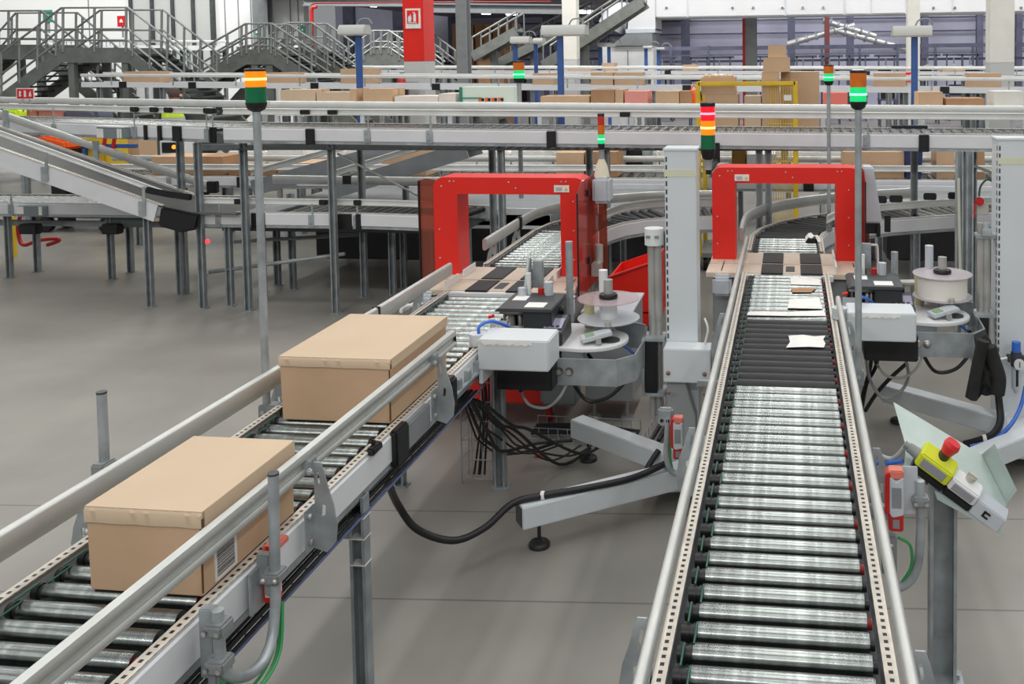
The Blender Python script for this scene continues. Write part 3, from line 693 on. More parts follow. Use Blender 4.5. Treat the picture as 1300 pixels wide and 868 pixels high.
    for pts in ([(-1.47, 4.95, .57), (-1.42, 4.93, .50), (-1.32, 4.92, .49), (-1.24, 4.9, .56), (-1.2, 4.92, .64)],): b.tube(bez([(X(p[0]), Y(p[1]), p[2]) for p in pts], 6), .008, 7)
    b.build('grey_cable', mat('grey hose', (170, 172, 168), .5), T)
    b = MB()
    for i, pts in enumerate(([(-1.2, 5.0, .62), (-1.12, 5.02, .5), (-1.0, 5.02, .52), (-.9, 5.1, .6)], [(-1.15, 5.2, .7), (-1.05, 5.15, .62), (-.95, 5.15, .6), (-.88, 5.25, .68)])): b.tube(bez([(X(p[0]), Y(p[1]), p[2]) for p in pts], 6), .011, 7)
    b.build('black_cable', BLK, T)
    b = MB(); b.tube(bez([(X(p[0]), Y(p[1]), p[2]) for p in ((-1.60, 4.66, .96), (-1.60, 4.67, 1.0), (-1.56, 4.75, 1.005), (-1.5, 4.85, .95))], 6), .009, 8); b.tube(bez([(X(p[0]), Y(p[1]), p[2]) for p in ((-1.0, 5.3, .75), (-.93, 5.3, .70), (-.88, 5.3, .66))], 6), .008, 8); b.build('blue_hose', BLUEC, T)
    b = MB(); b.tube(bez([(X(-.51), Y(5.29), .655), (X(-.49), Y(5.27), .75), (X(-.47), Y(5.26), .84), (X(-.49), Y(5.28), .90)], 6), .006, 7); b.build('white_cable', WHITE, T)
    return T
AL = applicator(0, 0, 'label applicator between the two conveyors, with empty grey reel discs', True)
AR = applicator(1.96, .66, 'label applicator at the right edge, with a full roll of white labels', False)
# air regulator on the right column
T = thing('air_regulator', 'air regulator with blue knob and round gauge on the right white column', 'regulator', (1.40, 5.90, .52))
q = aY(1288, 455, 5.90)
x, z = q.x, q.z
T.location = (x, 5.90, z-.2)
b = MB(); b.cyl((x, 5.86, z-.035), (x, 5.86, z+.055), .032, n=16); b.box(x-.05, x+.05, 5.85, 5.9, z-.01, z+.03); b.build('body', DGREY, T, .004)
b = MB(); b.cyl((x, 5.86, z+.055), (x, 5.86, z+.115), .026, n=16); b.build('knob', BLUEC, T)
b = MB(); b.cyl((x+.01, 5.825, z-.01), (x+.01, 5.81, z-.01), .032, n=20); g = b.build('gauge', WHITE, T)
b = MB(); b.box(x+.008, x+.012, 5.806, 5.81, z-.025, z+.008); b.build('needle', BLK, g)
b = MB(); b.cyl((x, 5.86, z-.17), (x, 5.86, z-.035), .026, n=16); b.cyl((x, 5.86, z-.2), (x, 5.86, z-.17), .01, .02, n=10); bw = b.build('bowl', PLATEB, T)
b = MB(); b.box(x-.006, x+.008, 5.832, 5.836, z-.15, z-.05); b.build('sight_slot', BLK, bw)
b = MB(); b.cyl((x-.05, 5.87, z+.01), (x-.09, 5.87, z+.0), .014, n=10); b.build('fitting', STEEL, T)
b = MB(); b.tube(bez([(x-.09, 5.87, z), (x-.10, 5.86, z-.06), (x-.13, 5.86, z-.12)], 6), .009, 8); b.build('blue_hose', BLUEC, T)
# black jacket hung over the right arm
T = thing('jacket', 'black jacket hung over the grey arm of the right label applicator', 'jacket', (1.10, 5.6, .5))
pts = [(1236, 425), (1250, 418), (1258, 432), (1263, 455), (1275, 475), (1277, 492), (1270, 503), (1262, 497), (1250, 502), (1240, 498), (1236, 506), (1230, 507), (1229, 497), (1234, 480), (1240, 455)]
b = MB(); pp = [aY(a, c, 5.50) for a, c in pts]; n = len(pp); cen = sum(pp, V())/n
layers = [(1.0, 0), (.92, -.05), (.6, -.085), (.25, -.10)]
vs = []
for sc_, dy in layers:
    for i, p_ in enumerate(pp):
        k = cen+(p_-cen)*sc_; vs.append(V((k.x+.012*math.sin(i*2.3)*(1-sc_), 5.50+dy+.018*math.sin(i*1.7)*(0 if dy == 0 else 1), k.z)))
fs = [(l*n+i, l*n+(i+1) % n, (l+1)*n+(i+1) % n, (l+1)*n+i) for l in range(3) for i in range(n)]+[tuple(range(3*n, 4*n)), tuple(range(n-1, -1, -1))]
b.add(vs, fs, True); jk = b.build('body', CLOTH, T)
b = MB(); s0 = [aY(a, c, 5.38) for a, c in ((1248, 432), (1243, 455), (1238, 480), (1233, 505))]; b.tube(bez(s0, 4), .035, 9); b.build('sleeve', CLOTH, T)
b = MB(); s0 = [aY(a, c, 5.40) for a, c in ((1256, 440), (1262, 460), (1268, 480), (1266, 500))]; b.tube(bez(s0, 4), .04, 9); b.build('sleeve', CLOTH, T)
# ------------------------------------------------------------------ emergency stop stand
T = thing('control_stand', 'emergency stop stand with yellow box and red mushroom button, right of the conveyor', 'control panel', (.56, 3.62, 0))
b = MB(); channel(b, .56, 3.60, 0, .80, .098, .07); b.build('post', GALV, T)
ori = aY(1203, 625, 3.42)
ax = (aY(1262, 668, 3.40)-aY(1148, 584, 3.46)).normalized()        # along the tilted tray
nrm = V((.30, -.22, .90)); nrm = (nrm-ax*nrm.dot(ax)).normalized(); upv = nrm.cross(ax)
if upv.z < 0: upv = -upv
mx = M.Translation(ori) @ M((ax, upv, nrm)).transposed().to_4x4()   # local x along tray, y up the slope, z out
k = V((0, .004, -.002))
def quad(*pp):
    pp = list(pp); n = len(pp); b.add(pp+[p+k for p in pp], [tuple(range(n)), tuple(range(2*n-1, n-1, -1))]+[(i, n+i, n+(i+1) % n, (i+1) % n) for i in range(n)])
b = MB(); fl, fr = aY(1150, 566, 3.50), aY(1278, 640, 3.43)
quad(fl, fr, aY(1246, 577, 3.58), aY(1134, 510, 3.66))
quad(fr, aY(1291, 622, 3.38), aY(1263, 563, 3.54), aY(1246, 577, 3.58))
quad(fl, fr, aY(1266, 662, 3.37), aY(1148, 590, 3.44))
quad(aY(1186, 622, 3.41), aY(1266, 662, 3.37), aY(1276, 681, 3.36), aY(1190, 634, 3.40))
b.build('tray', mat('pale galvanised sheet', (176, 190, 186), .4, .35, .06, 5), T)
b = MB(); b.box(-.155, -.025, -.03, .045, .0, .03, mx); b.build('back_shell', BLK, T, .004)
b = MB(); b.prism([(-.03, .03), (.045, .03), (.045, .095), (.02, .112), (-.03, .085)], 'x', -.155, -.025, mx); yb_ = b.build('stop_box', LIME, T, .005)
b = MB(); b.box(-.138, -.045, -.034, -.0305, .042, .074, mx); b.box(-.125, -.055, -.02, .005, .082, .0845, mx) if False else None
b.build('stop_label', mat('label grey', (150, 150, 158), .5), yb_)
b = MB(); b.cyl(mx @ V((-.085, .01, .09)), mx @ V((-.085, .012, .128)), .02, n=18); b.build('button_collar', mat('black yellow collar', (60, 58, 30), .5), T)
q0, q1 = mx @ V((-.085, .012, .122)), mx @ V((-.084, .016, .172)); b = MB(); b.cyl(q0, q0+(q1-q0)*.65, .021, .03, n=22); b.cyl(q0+(q1-q0)*.65, q1, .03, .026, n=22); b.build('stop_button', mat('button red', (216, 44, 48), .4), T)
b = MB(); b.box(-.022, .085, -.03, .045, 0, .03, mx); b.build('back_shell', BLK, T, .004)
b = MB(); b.prism([(-.03, .03), (.045, .03), (.045, .08), (.02, .095), (-.03, .078)], 'x', -.022, .085, mx); wb_ = b.build('switch_box', WHITE, T, .005)
b = MB(); b.box(-.008, .072, -.034, -.0305, .04, .068, mx); b.build('switch_label', mat('label grey', (150, 150, 158)), wb_)
b = MB(); b.cyl(mx @ V((.03, .01, .08)), mx @ V((.03, .01, .108)), .016, n=14); b.box(.012, .048, .002, .018, .10, .118, mx); b.build('selector_switch', mat('cream grey', (190, 188, 176), .5), T)
b = MB(); b.prism([(-.028, 0), (.04, 0), (.04, .07), (-.022, .062)], 'x', .085, .20, mx); gb = b.build('grey_box', PLATEB, T, .004)
b = MB(); b.box(.125, .131, -.0295, -.024, .022, .046, mx); b.box(.125, .148, -.0295, -.024, .040, .046, mx); b.box(.125, .148, -.0295, -.024, .022, .028, mx); b.build('letter_mark', BLK, gb)
b = MB(); b.cyl(mx @ V((-.155, .01, .05)), mx @ V((-.195, .012, .05)), .022, .018, n=14); b.cyl(mx @ V((-.195, .012, .05)), mx @ V((-.212, .013, .05)), .013, n=10); b.build('cable_gland', MGREY, T)
b = MB(); b.tube(bez([mx @ V((-.205, .013, .05)), aY(1134, 582, 3.5), aY(1117, 578, 3.53)], 5), .009, 8); b.build('grey_cable', mat('grey hose', (170, 172, 168)), T)
b = MB(); b.tube(bez([aY(1146, 585, 3.46), aY(1128, 588, 3.5), aY(1110, 592, 3.6), aY(1108, 640, 3.7)], 6), .008, 8); b.build('blue_hose', BLUEC, T)
# bent post with red sensor by the right conveyor rail
def sensor_post(name, label, pts, y, red, flip, grn):
    T = thing(name, label, 'sensor', (pts[0][0], y, pts[0][2]))
    b = MB(); b.tube(bez(pts, 5), .0155, 12); b.build('bent_post', GALV, T)
    x, z = red
    b = MB(); b.box(x-.024, x+.024, y-.05, y+.0, z-.105, z-.03); b.box(x-.03*flip-.006, x-.03*flip+.012, y-.05, y, z-.05, z+.095); b.build('light_sensor', DRED, T, .004)
    b = MB(); b.prism([(x-.022, z-.045), (x-.012, z-.055), (x+.024, z-.045), (x+.024, z+.085), (x, z+.07), (x-.022, z+.085)], 'y', y-.056, y-.004); g = b.build('sensor_face', PLATEB, T, .003)
    b = MB(); b.box(x-.016, x+.016, y-.0575, y-.056, z-.02, z+.05); b.box(x-.012, x+.010, y-.053, y-.0505, z-.092, z-.062); b.build('sensor_label', MGREY, g)
    b = MB(); b.box(x-.024, x+.024, y-.05, y, z+.075, z+.105); b.build('sensor_cap', mat('pale red plastic', (214, 120, 104)), T, .004)
    b = MB(); b.tube(bez(grn, 6), .0055, 7); b.build('green_wire', GRNW, T)
    return T
y = 3.25; P = lambda a, c: tuple(aY(a, c, y))
T = sensor_post('sensor_post', 'red light sensor on bent pipe right of the right conveyor, under the stop box', [P(1168, 610), P(1169, 650), P(1168, 690), P(1165, 718), P(1156, 736), P(1142, 745), P(1130, 742)], y, (aY(1136, 628, y).x, aY(1136, 628, y).z), 1, [P(1140, 682), P(1154, 690), P(1158, 705), P(1156, 722), P(1146, 738)])
q = P(1168, 638); b = MB(); clampblock(b, q[0], y, q[2]+.01); k = b.build('clamp_block', MGREY, T, .006); b = MB(); clampbolts(b, q[0], y, q[2]+.01); b.build('bolt', STEEL, k)
q = P(1131, 690); b = MB(); b.box(q[0]-.03, q[0]+.02, y-.01, y+.03, q[2]-.11, q[2]+.03); k = b.build('post_mount', MGREY, T, .006); b = MB(); b.cyl((q[0], y-.01, q[2]), (q[0], y-.018, q[2]), .008); b.cyl((q[0], y-.01, q[2]-.08), (q[0], y-.018, q[2]-.08), .008); b.build('bolt', STEEL, k)
b = MB(); b.box(.245, q[0]-.02, y-.005, y+.03, .80, .83); b.build('mount_arm', GALV, T, .003)
b = MB(); q2 = P(1152, 625); b.box(q2[0]-.02, q2[0]+.035, y+.005, y+.012, q2[2]-.08, q2[2]+.09); b.build('sensor_plate', PLATEB, T, .003)
y = 4.62
T = sensor_post('sensor_post', 'red light sensor on bent pipe left of the right conveyor, by the column base', [P(848, 530), P(847, 555), P(846, 578), P(850, 594), P(858, 601), P(868, 598), P(880, 592), P(889, 580)], y, (aY(862, 552, y).x, aY(862, 552, y).z), 1, [P(849, 540), P(851, 560), P(851, 580), P(854, 598)])
q = P(843, 528); b = MB(); b.box(q[0]-.03, q[0]+.045, y-.01, y+.03, q[2]-.05, q[2]+.04); b.build('post_mount', GALV, T, .01); b = MB(); b.cyl((q[0]-.01, y-.01, q[2]-.02), (q[0]-.01, y-.015, q[2]-.02), .009); b.cyl((q[0]+.02, y-.01, q[2]-.02), (q[0]+.02, y-.015, q[2]-.02), .009); b.build('bolt', BLK, T)
b = MB(); b.box(aY(880, 590, y).x-.03, -.335, y-.005, y+.02, .79, .82) if False else b.box(-.47, -.33, y-.005, y+.02, .74, .77); b.build('mount_arm', GALV, T, .003)
# ------------------------------------------------------------------ stack lights on poles
def stack(label, x, y, z0, z1, zt, rl, lens, group='stack lights on tall grey poles', pole=True, pr=.0165, foot=None):
    """pole from z0 to z1, lens tower from z1 to zt; lens listed from the bottom: (kind, lit)"""
    T = thing('stack_light', label, 'signal light', (x, y, z0), group)
    if pole:
        b = MB(); b.cyl((x, y, z0), (x, y, z1), pr, n=14); b.build('pole', GALV, T)
    h = zt-z1; hb = h*.17; ht = h*.07; hl = (h-hb-ht)/len(lens)
    b = MB(); b.lathe([(pr, z1-.01), (rl*.8, z1), (rl*.95, z1+hb*.5), (rl*1.02, z1+hb), (0, z1+hb)], (x, y, 0), 20); b.build('base_cap', BLK, T)
    z = z1+hb
    for kind, on in lens:
        m_ = {'g': (G_OFF, G_ON), 'a': (A_OFF, A_ON), 'r': (R_OFF, R_ON)}[kind][on]
        b = MB(); pf = [(rl*.97, z)]; 
        for i in range(9): pf.append((rl*(1 if i % 2 else .96), z+hl*(i+.5)/9))
        pf += [(rl*.97, z+hl), (0, z+hl)]
        b.lathe(pf, (x, y, 0), 20); o = b.build({'g': 'green_lens', 'a': 'amber_lens', 'r': 'red_lens'}[kind], m_, T)
        if on:
            b = MB(); b.cyl((x, y, z+hl*.42), (x, y, z+hl*.58), rl*1.012, n=20); b.build('lit_ring', {'g': GLOWG, 'a': GLOW, 'r': GLOWR}[kind], o)
        z += hl
    b = MB(); b.lathe([(rl*1.02, z), (rl*1.02, zt-.004), (rl*.9, zt), (0, zt)], (x, y, 0), 20); b.build('top_cap', BLK, T)
    if foot:
        b = MB(); fx, fy, fz = foot; b.box(min(x-.025, fx), max(x+.025, fx), y-.03, y+.03, fz-.05, fz+.03); k = b.build('pole_clamp', MGREY, T, .006)
        b = MB(); b.cyl((x, y-.03, fz), (x, y-.038, fz), .009); b.build('bolt', STEEL, k)
    return T
stack('stack light with lit amber over green on the tall pole left of the cartons', -2.262, 3.79, .82, 2.175, 2.35, .0435, [('g', 0), ('a', 1)], foot=(-2.19, 3.79, .87))
stack('stack light with dark amber over lit green on the tall pole beside the right conveyor', .318, 4.60, .78, 2.125, 2.305, .040, [('g', 1), ('a', 0)], foot=(.25, 4.6, .83))
p_ = aY(659, 104, 9.0); q_ = aY(659, 77, 9.0)
stack('small stack light left of the centre on a pole behind the left red arch', p_.x, 9.0, 1.0, p_.z, q_.z, .055, [('g', 1), ('a', 0)], pr=.022, foot=(p_.x, 9.0, 1.1))
p_ = aY(1052, 107, 8.0); q_ = aY(1052, 82, 8.0)
stack('small stack light on a pole behind the right red arch', p_.x, 8.0, .9, p_.z, q_.z, .042, [('g', 1), ('a', 0)], pr=.016, foot=(p_.x, 8.0, .95))
p_ = aY(763, 190, 6.42); q_ = aY(762, 144, 6.42)
T = stack('short three-lens stack light on the motor housing of the left red arch', -1.30, 6.42, 1.56, p_.z, q_.z, .024, [('g', 1), ('a', 0), ('r', 0)], pr=.02)
b = MB(); b.lathe([(.055, 1.555), (.04, 1.63), (.018, 1.68), (.018, p_.z)], (-1.30, 6.42, 0), 16); b.build('mount', mat('cream plastic', (222, 214, 190), .5), T)
p_ = aY(899, 196, 7.4); q_ = aY(899, 130, 7.4)
T = stack('stack light with lit red and amber lenses hanging beside the middle white column', p_.x, 7.4, p_.z-.12, p_.z-.03, q_.z, .058, [('g', 0), ('a', 1), ('r', 1)], pr=.03)
b = MB(); b.box(p_.x-.02, p_.x+.02, 7.4, 8.26, p_.z-.16, p_.z-.12); b.box(p_.x-.03, p_.x+.03, 8.2, 8.26, p_.z-.16, 1.62); b.build('bracket', BLK, T, .004)
# ------------------------------------------------------------------ loose hoses, trays on the floor
T = thing('corrugated_hose', 'thick black hose drooping from the left conveyor over the white foot beams', 'hose', (-1.2, 4.4, 0))
bp = lambda t, f, z=.252: V((-1.31, 4.34, z))+V((.81, .58, 0))*t+V((.58, -.81, 0))*f
pts = [aX(492, 610, -1.62), aY(505, 640, 3.95), aY(530, 672, 4.02), aY(575, 686, 4.1), aY(615, 670, 4.2), bp(-.03, .0, .245), bp(.12, .01), bp(.38, .045), bp(.6, .05), bp(.8, .02, .27), aY(822, 596, 4.9), aY(836, 572, 5.0)]
b = MB(); b.tube(bez(pts, 8), .0165, 10); b.build('hose', mat('hose black', (26, 26, 27), .5, 0, 0, 5), T)
b = MB()
for i in (6, 9): p = pts[i]; b.cyl(p+V((-.008, 0, 0)), p+V((.008, 0, .002)), .021, n=12)
b.build('cable_tie', PAPER, T)
T = thing('cable_bundle', 'tangle of thin black cables hanging under the left label applicator', 'cable', (-1.7, 5.0, 0))
random.seed(11)
for i in range(8):
    a = aY(585+i*4, 500+i*1.5, 4.55); c = aY(610+i*9, 545+random.random()*35, 4.9); d = aY(640+i*14, 560+random.random()*30, 5.2); e = aY(690+i*12, 555+random.random()*14, 5.35); e.z = max(.03, e.z); d.z = max(.05, d.z)
    MB().tube(bez([a, a*.4+c*.6+V((0, 0, -.03)), c, d, e], 6), .006+.003*(i % 2), 7).build('cable', BLK, T)
T = thing('cable_tray', 'wire mesh cable tray standing on the floor under the left conveyor end', 'cable tray', (-1.75, 5.2, 0))
b = MB(); x0, x1, y0, y1 = -1.84, -1.66, 5.02, 5.14
for x in (x0, x1):
    for y in (y0, y1): b.tube([(x, y, .0), (x, y, .72)], .004, 6)
for k in range(7):
    z = .03+k*.11; b.tube([(x0, y0, z), (x1, y0, z), (x1, y1, z), (x0, y1, z), (x0, y0, z)], .003, 5)
for x in (x0+.06, x0+.12): b.tube([(x, y0, .03), (x, y0, .7)], .003, 5)
b.build('wire_mesh', GALV, T)
b = MB()
for k in range(3): b.tube(bez([(x0+.05+.03*k, 5.08, .03), (x0+.09+.02*k, 5.08, .3), (x0+.11+.02*k, 5.07, .5), (x0+.05+.05*k, 5.05, .75)], 5), .006+.004*(k == 1), 7)
b.build('cable', BLK, T)
T = thing('cable_tray', 'wire mesh tray of cables lying on the floor behind the left foot beam', 'cable tray', (-1.2, 5.8, 0))
b = MB(); p0, p1 = V((-1.62, 5.62, .02)), V((-.95, 5.60, .02))
for dy in (0, .07, .14, .2):
    for z in ((.02, .09) if dy in (0, .2) else (.02,)): b.tube([p0+V((0, dy, z-.02)), p1+V((0, dy, z-.02))], .003, 5)
for k in range(12): q = p0+(p1-p0)*(k/11); b.tube([q+V((0, 0, .07)), q, q+V((0, .2, 0)), q+V((0, .2, .07))], .003, 5)
b.build('wire_mesh', GALV, T)
b = MB()
for dy in (.04, .08, .12, .16): b.tube(bez([p0+V((0, dy, .02)), p0+V((.3, dy+.02, .025)), p1+V((0, dy-.01, .02))], 6), .011, 7)
b.build('cable', BLK, T)
T = thing('cable_tray', 'wire mesh cable run on the floor beside the guide posts of the left applicator', 'cable tray', (-.9, 6.0, 0))
b = MB(); p0, p1 = V((-.88, 5.55, .05)), V((-.80, 7.0, .05)); l = V((.16, 0, 0))
for k in (0, .33, .66, 1): b.tube([p0+l*k, p1+l*k], .0035, 5)
for k in range(16): q = p0+(p1-p0)*(k/15); b.tube([q+V((0, 0, .06)), q, q+l, q+l+V((0, 0, .06))], .003, 5)
for dx in (.0, .16): b.tube([p0+V((dx, 0, .06)), p1+V((dx, 0, .06))], .0035, 5); b.tube([p0+V((dx, .1, 0)), p0+V((dx, .1, -.05))], .004, 5); b.tube([p1+V((dx, -.1, 0)), p1+V((dx, -.1, -.05))], .004, 5)
b.build('wire_mesh', GALV, T)
b = MB()
for k in (.2, .5, .8): b.tube(bez([p0+l*k+V((0, 0, .015)), (p0+p1)/2+l*k+V((.02, 0, .015)), p1+l*k+V((0, 0, .015))], 5), .013, 7)
b.build('cable', BLK, T)
q = aZ(684, 577, .012); b = MB(); b.box(q.x-.02, q.x+.02, q.y-.012, q.y+.012, 0, .02); tag(b.build('plastic_clip', ORANGE, None, .004, loc=(q.x, q.y, 0)), 'tiny orange plastic clip on the floor under the applicator', 'clip')
T = thing('air_hose', 'black and blue hoses curving down the right white column onto its foot', 'hose', (1.2, 5.5, .2))
b = MB(); b.tube(bez([aY(1266, 488, 5.78), aY(1269, 515, 5.72), aY(1270, 535, 5.65), aY(1262, 550, 5.6), aY(1246, 558, 5.58), aY(1224, 564, 5.6)], 6), .022, 8); b.build('black_hose', BLK, T)
b = MB(); b.tube(bez([aY(1302, 490, 5.78), aY(1296, 515, 5.72), aY(1284, 538, 5.62), aY(1262, 558, 5.55), aY(1232, 567, 5.55)], 6), .012, 8); b.build('blue_hose', BLUEC, T)
b = MB(); q = aY(1250, 558, 5.57); b.cyl(q+V((-.01, 0, 0)), q+V((.01, 0, .003)), .028, n=12); b.build('cable_tie', PAPER, T)
T = thing('cable_bundle', 'loose black cables dropping behind the right conveyor under the right applicator', 'cable', (.6, 6.2, 0))
for k, pts in enumerate(([(1116, 440), (1112, 465), (1100, 488), (1094, 520)], [(1108, 442), (1104, 470), (1096, 500), (1092, 530)], [(1150, 462), (1130, 480), (1112, 500), (1098, 522)])):
    MB().tube(bez([aY(a, c, 6.15-.05*k) for a, c in pts], 6), .013, 7).build('cable', BLK, T)
b = MB(); b.tube(bez([aY(1150, 455, 6.0), aY(1153, 480, 6.0), aY(1140, 500, 6.0), aY(1120, 505, 6.0), aY(1104, 480, 6.0), aY(1100, 455, 6.0)], 6), .011, 7); b.build('grey_cable', mat('grey hose', (170, 172, 168)), T)
# red scrap bin behind the left applicator
T = thing('scrap_bin', 'red open-topped bin between the two red arches', 'bin', (-1.15, 7.2, 0))
b = MB(); Yb = 7.0
pr = [aY(773, 352, Yb), aY(832, 332, Yb), aY(834, 412, Yb), aY(809, 416, Yb), aY(773, 395, Yb)]
b.prism([(p.x, p.z) for p in pr], 'y', Yb, Yb+.012); b.prism([(p.x, p.z) for p in pr], 'y', Yb+.5, Yb+.512)
b.box(pr[0].x, pr[0].x+.012, Yb, Yb+.512, pr[4].z, pr[0].z); b.box(pr[1].x-.012, pr[1].x, Yb, Yb+.512, pr[3].z, pr[1].z); b.box(pr[0].x, pr[1].x, Yb, Yb+.5, pr[4].z-.01, pr[4].z)
b.build('body', RED, T)
b = MB(); b.tube([pr[0], pr[1]], .012, 8); b.build('rim', DRED, T)
for x_, y_, dz in ((pr[0].x+.02, Yb+.04, 0), (pr[1].x-.07, Yb+.04, .0), (pr[0].x+.02, Yb+.42, 0), (pr[1].x-.07, Yb+.42, .0)):
    b = MB(); b.box(x_, x_+.05, y_, y_+.05, 0, pr[4].z-.01+dz); b.build('leg', DGREY, T)
# ------------------------------------------------------------------ conveyors behind the packing lines
def zU(x): return 1.765-.0107*(x+5.1)
def blocks(T, xs, y, z0, z1, w, name='joint_cover', m=None, d=.02):
    for x in xs:
        b = MB(); b.box(x-w/2, x+w/2, y-d, y+.004, z0, z1); b.build(name, m or BLK, T, .004)
def hanger(T, x, y, zp, zr, m=None):
    """flat upright strap on the plate carrying the rail, with a bolt"""
    b = MB(); b.box(x-.03, x+.03, y-.008, y-.002, zp, zp+.115); b.box(x+.006, x+.022, y-.006, y-.001, zp+.08, zr)
    b.cyl((x-.008, y-.008, zp+.03), (x-.008, y-.016, zp+.03), .009, n=6); b.cyl((x-.008, y-.008, zp+.09), (x-.008, y-.016, zp+.09), .009, n=6)
    b.build('rail_bracket', GALV, T)
xa, xb = -5.25, 2.7
U = conveyor('roller_conveyor', 'high roller conveyor crossing the whole picture behind both red arches', [(xa, 8.55, zU(xa)), (xb, 8.55, zU(xb))], .6,
    legs=[(-5.14, 8.36, 1.60), (-5.15, 9.2, 1.0), (-4.25, 8.34, 1.59), (-4.25, 8.95, 1.58), (-2.9, 8.95, 1.57), (-2.62, 8.34, 1.58), (-1.92, 8.9, 1.57), (-1.65, 8.36, 1.57), (-.28, 8.34, 1.55), (-.2, 8.34, 1.55), (1.47, 8.36, 1.55), (1.57, 8.5, 1.54), (1.12, 8.9, 1.54)], plates=True)
fy, by = 8.235, 8.87
guard(U, [(xa, fy, zU(xa)+.145), (xb, fy, zU(xb)+.15)], twin(.62), ALUW)
guard(U, [(xa, by, zU(xa)+.175), (xb, by, zU(xb)+.17)], oval(.03, .075, 14), ALUW)
for px in (466, 545, 703, 1100): X = aY(px, 175, 8.22).x; hanger(U, X, 8.225, zU(X)-.13, zU(X)+.12)
for px in (394, 700, 1173): X = aY(px, 175, 8.22).x; blocks(U, [X], 8.225, zU(X)-.155, zU(X)-.01, .085)
for px in (793, 386, 421): X = aY(px, 144, 8.2).x; blocks(U, [X], 8.222, zU(X)+.125, zU(X)+.165, .09, 'rail_joint')
b = MB(); b.box(aY(1132, 150, 8.3).x, aY(1178, 150, 8.3).x, 8.3, 8.36, zU(1)+.035, zU(1)+.06); b.build('black_strip', BLK, U, .004)
b = MB(); b.tube([aY(428, 195, 8.38), aY(540, 253, 8.75)], .011, 8); b.build('tie_rod', STEEL, U)
b = MB(); b.tube([aY(1232, 209, 8.4), aY(1300, 235, 8.6)], .013, 8); b.build('tie_rod', STEEL, U)
b = MB(); b.box(-5.14, -4.25, 8.88, 8.93, 1.54, 1.60); b.box(-6.0, -5.2, 8.88, 8.93, 1.48, 1.54); b.build('cross_brace', GALVD, U)
# left wing of the high conveyor, swinging away
P0 = V((xa, 8.55, zU(xa))); P1 = V((-10.6, 10.47, 1.745))
UL = conveyor('roller_conveyor', 'left end of the high roller conveyor, angled back behind the descending belt', [P1, P0], .6, legs=[(-5.63, 8.40, 1.60), (-6.17, 8.92, 1.58)])
d = (P0-P1).normalized(); lat = d.cross(V((0, 0, 1))).normalized()
guard(UL, [P1+lat*.315+V((0, 0, .16)), P0+lat*.315+V((0, 0, .145))], twin(.62), ALUW)
guard(UL, [P1-lat*.32+V((0, 0, .19)), P0-lat*.32+V((0, 0, .175))], oval(.03, .075, 14), ALUW)
def on_ul(px, off=.33):
    best = None
    for i in range(400):
        p = P1+(P0-P1)*(i/399)+lat*off; q = p-V((0, 0, HC)); sx = CX+F*q.dot(rr)/q.dot(fw)
        if best is None or abs(sx-px) < best[0]: best = (abs(sx-px), p)
    return best[1]
rz = math.atan2(d.y, d.x)
for px, w_ in ((185, .04), (202, .05), (224, .12), (276, .05), (290, .08)):
    p = on_ul(px); b = MB(); b.box(-w_/2, w_/2, -.012, .012, -.15, -.005, M.Translation(p) @ M.Rotation(rz, 4, 'Z')); b.build('joint_cover', BLK, UL, .004)
for px in (68, 170, 262, 288):
    p = on_ul(px); b = MB(); mx = M.Translation(p) @ M.Rotation(rz, 4, 'Z'); b.box(-.03, .03, -.008, 0, -.13, -.02, mx); b.box(.0, .014, -.006, 0, -.04, .15, mx); b.build('rail_bracket', GALV, UL)
for px in (172, 196, 214, 265, 284):
    p = on_ul(px)+V((0, 0, .15)); b = MB(); b.box(-.05, .05, -.02, .02, -.025, .025, M.Translation(p) @ M.Rotation(rz, 4, 'Z')); b.build('rail_joint', BLK, UL, .006)
p = on_ul(146, .36); mx = M.Translation(p) @ M.Rotation(rz, 4, 'Z')
T = thing('drive_box', 'grey drive box with white lid fixed to the left end of the high conveyor', 'box', tuple(p))
b = MB(); b.box(-.21, .2, -.06, .02, -.14, -.03, mx); k = b.build('housing', mat('slate grey paint', (126, 136, 140), .5), T, .004)
b = MB(); b.box(-.215, .205, -.065, .025, -.03, -.015, mx); b.build('lid', WHITE, T, .003)
b = MB(); b.box(-.205, -.1, -.063, -.06, -.135, -.045, mx); b.box(.12, .15, -.063, -.06, -.13, -.04, mx); b.box(.16, .19, -.063, -.06, -.13, -.04, mx); b.build('label', PAPER, k)
# fire point sign
p = aY(32, 119, 9.4)
T = thing('fire_sign', 'red fire point sign with three white symbols above the high conveyor rail', 'sign', (p.x, 9.4, p.z-.07))
w_, h_ = .108, .062; b = MB(); b.box(p.x-w_, p.x+w_, 9.4, 9.405, p.z-h_, p.z+h_); b.build('border', PAPER, T)
b = MB(); b.box(p.x-w_+.01, p.x+w_-.01, 9.397, 9.4, p.z-h_+.01, p.z+h_-.01); k = b.build('panel', mat('sign red', (214, 32, 38), .5), T)
b = MB(); x, z = p.x, p.z
b.box(x-.07, x-.052, 9.394, 9.397, z-.03, z+.03); b.box(x-.052, x-.045, 9.394, 9.397, z-.025, z-.01); b.box(x-.052, x-.045, 9.394, 9.397, z+.008, z+.025)
b.box(x-.012, x+.014, 9.394, 9.397, z-.035, z+.022); b.box(x-.006, x+.008, 9.394, 9.397, z+.022, z+.036); b.box(x-.016, x-.006, 9.394, 9.397, z+.03, z+.036)
b.prism([(x+.045, z-.03), (x+.08, z-.03), (x+.074, z+.0), (x+.07, z+.035), (x+.062, z+.01), (x+.055, z+.02), (x+.05, z-.01)], 'y', 9.394, 9.397); b.build('symbol', WHITE, k)
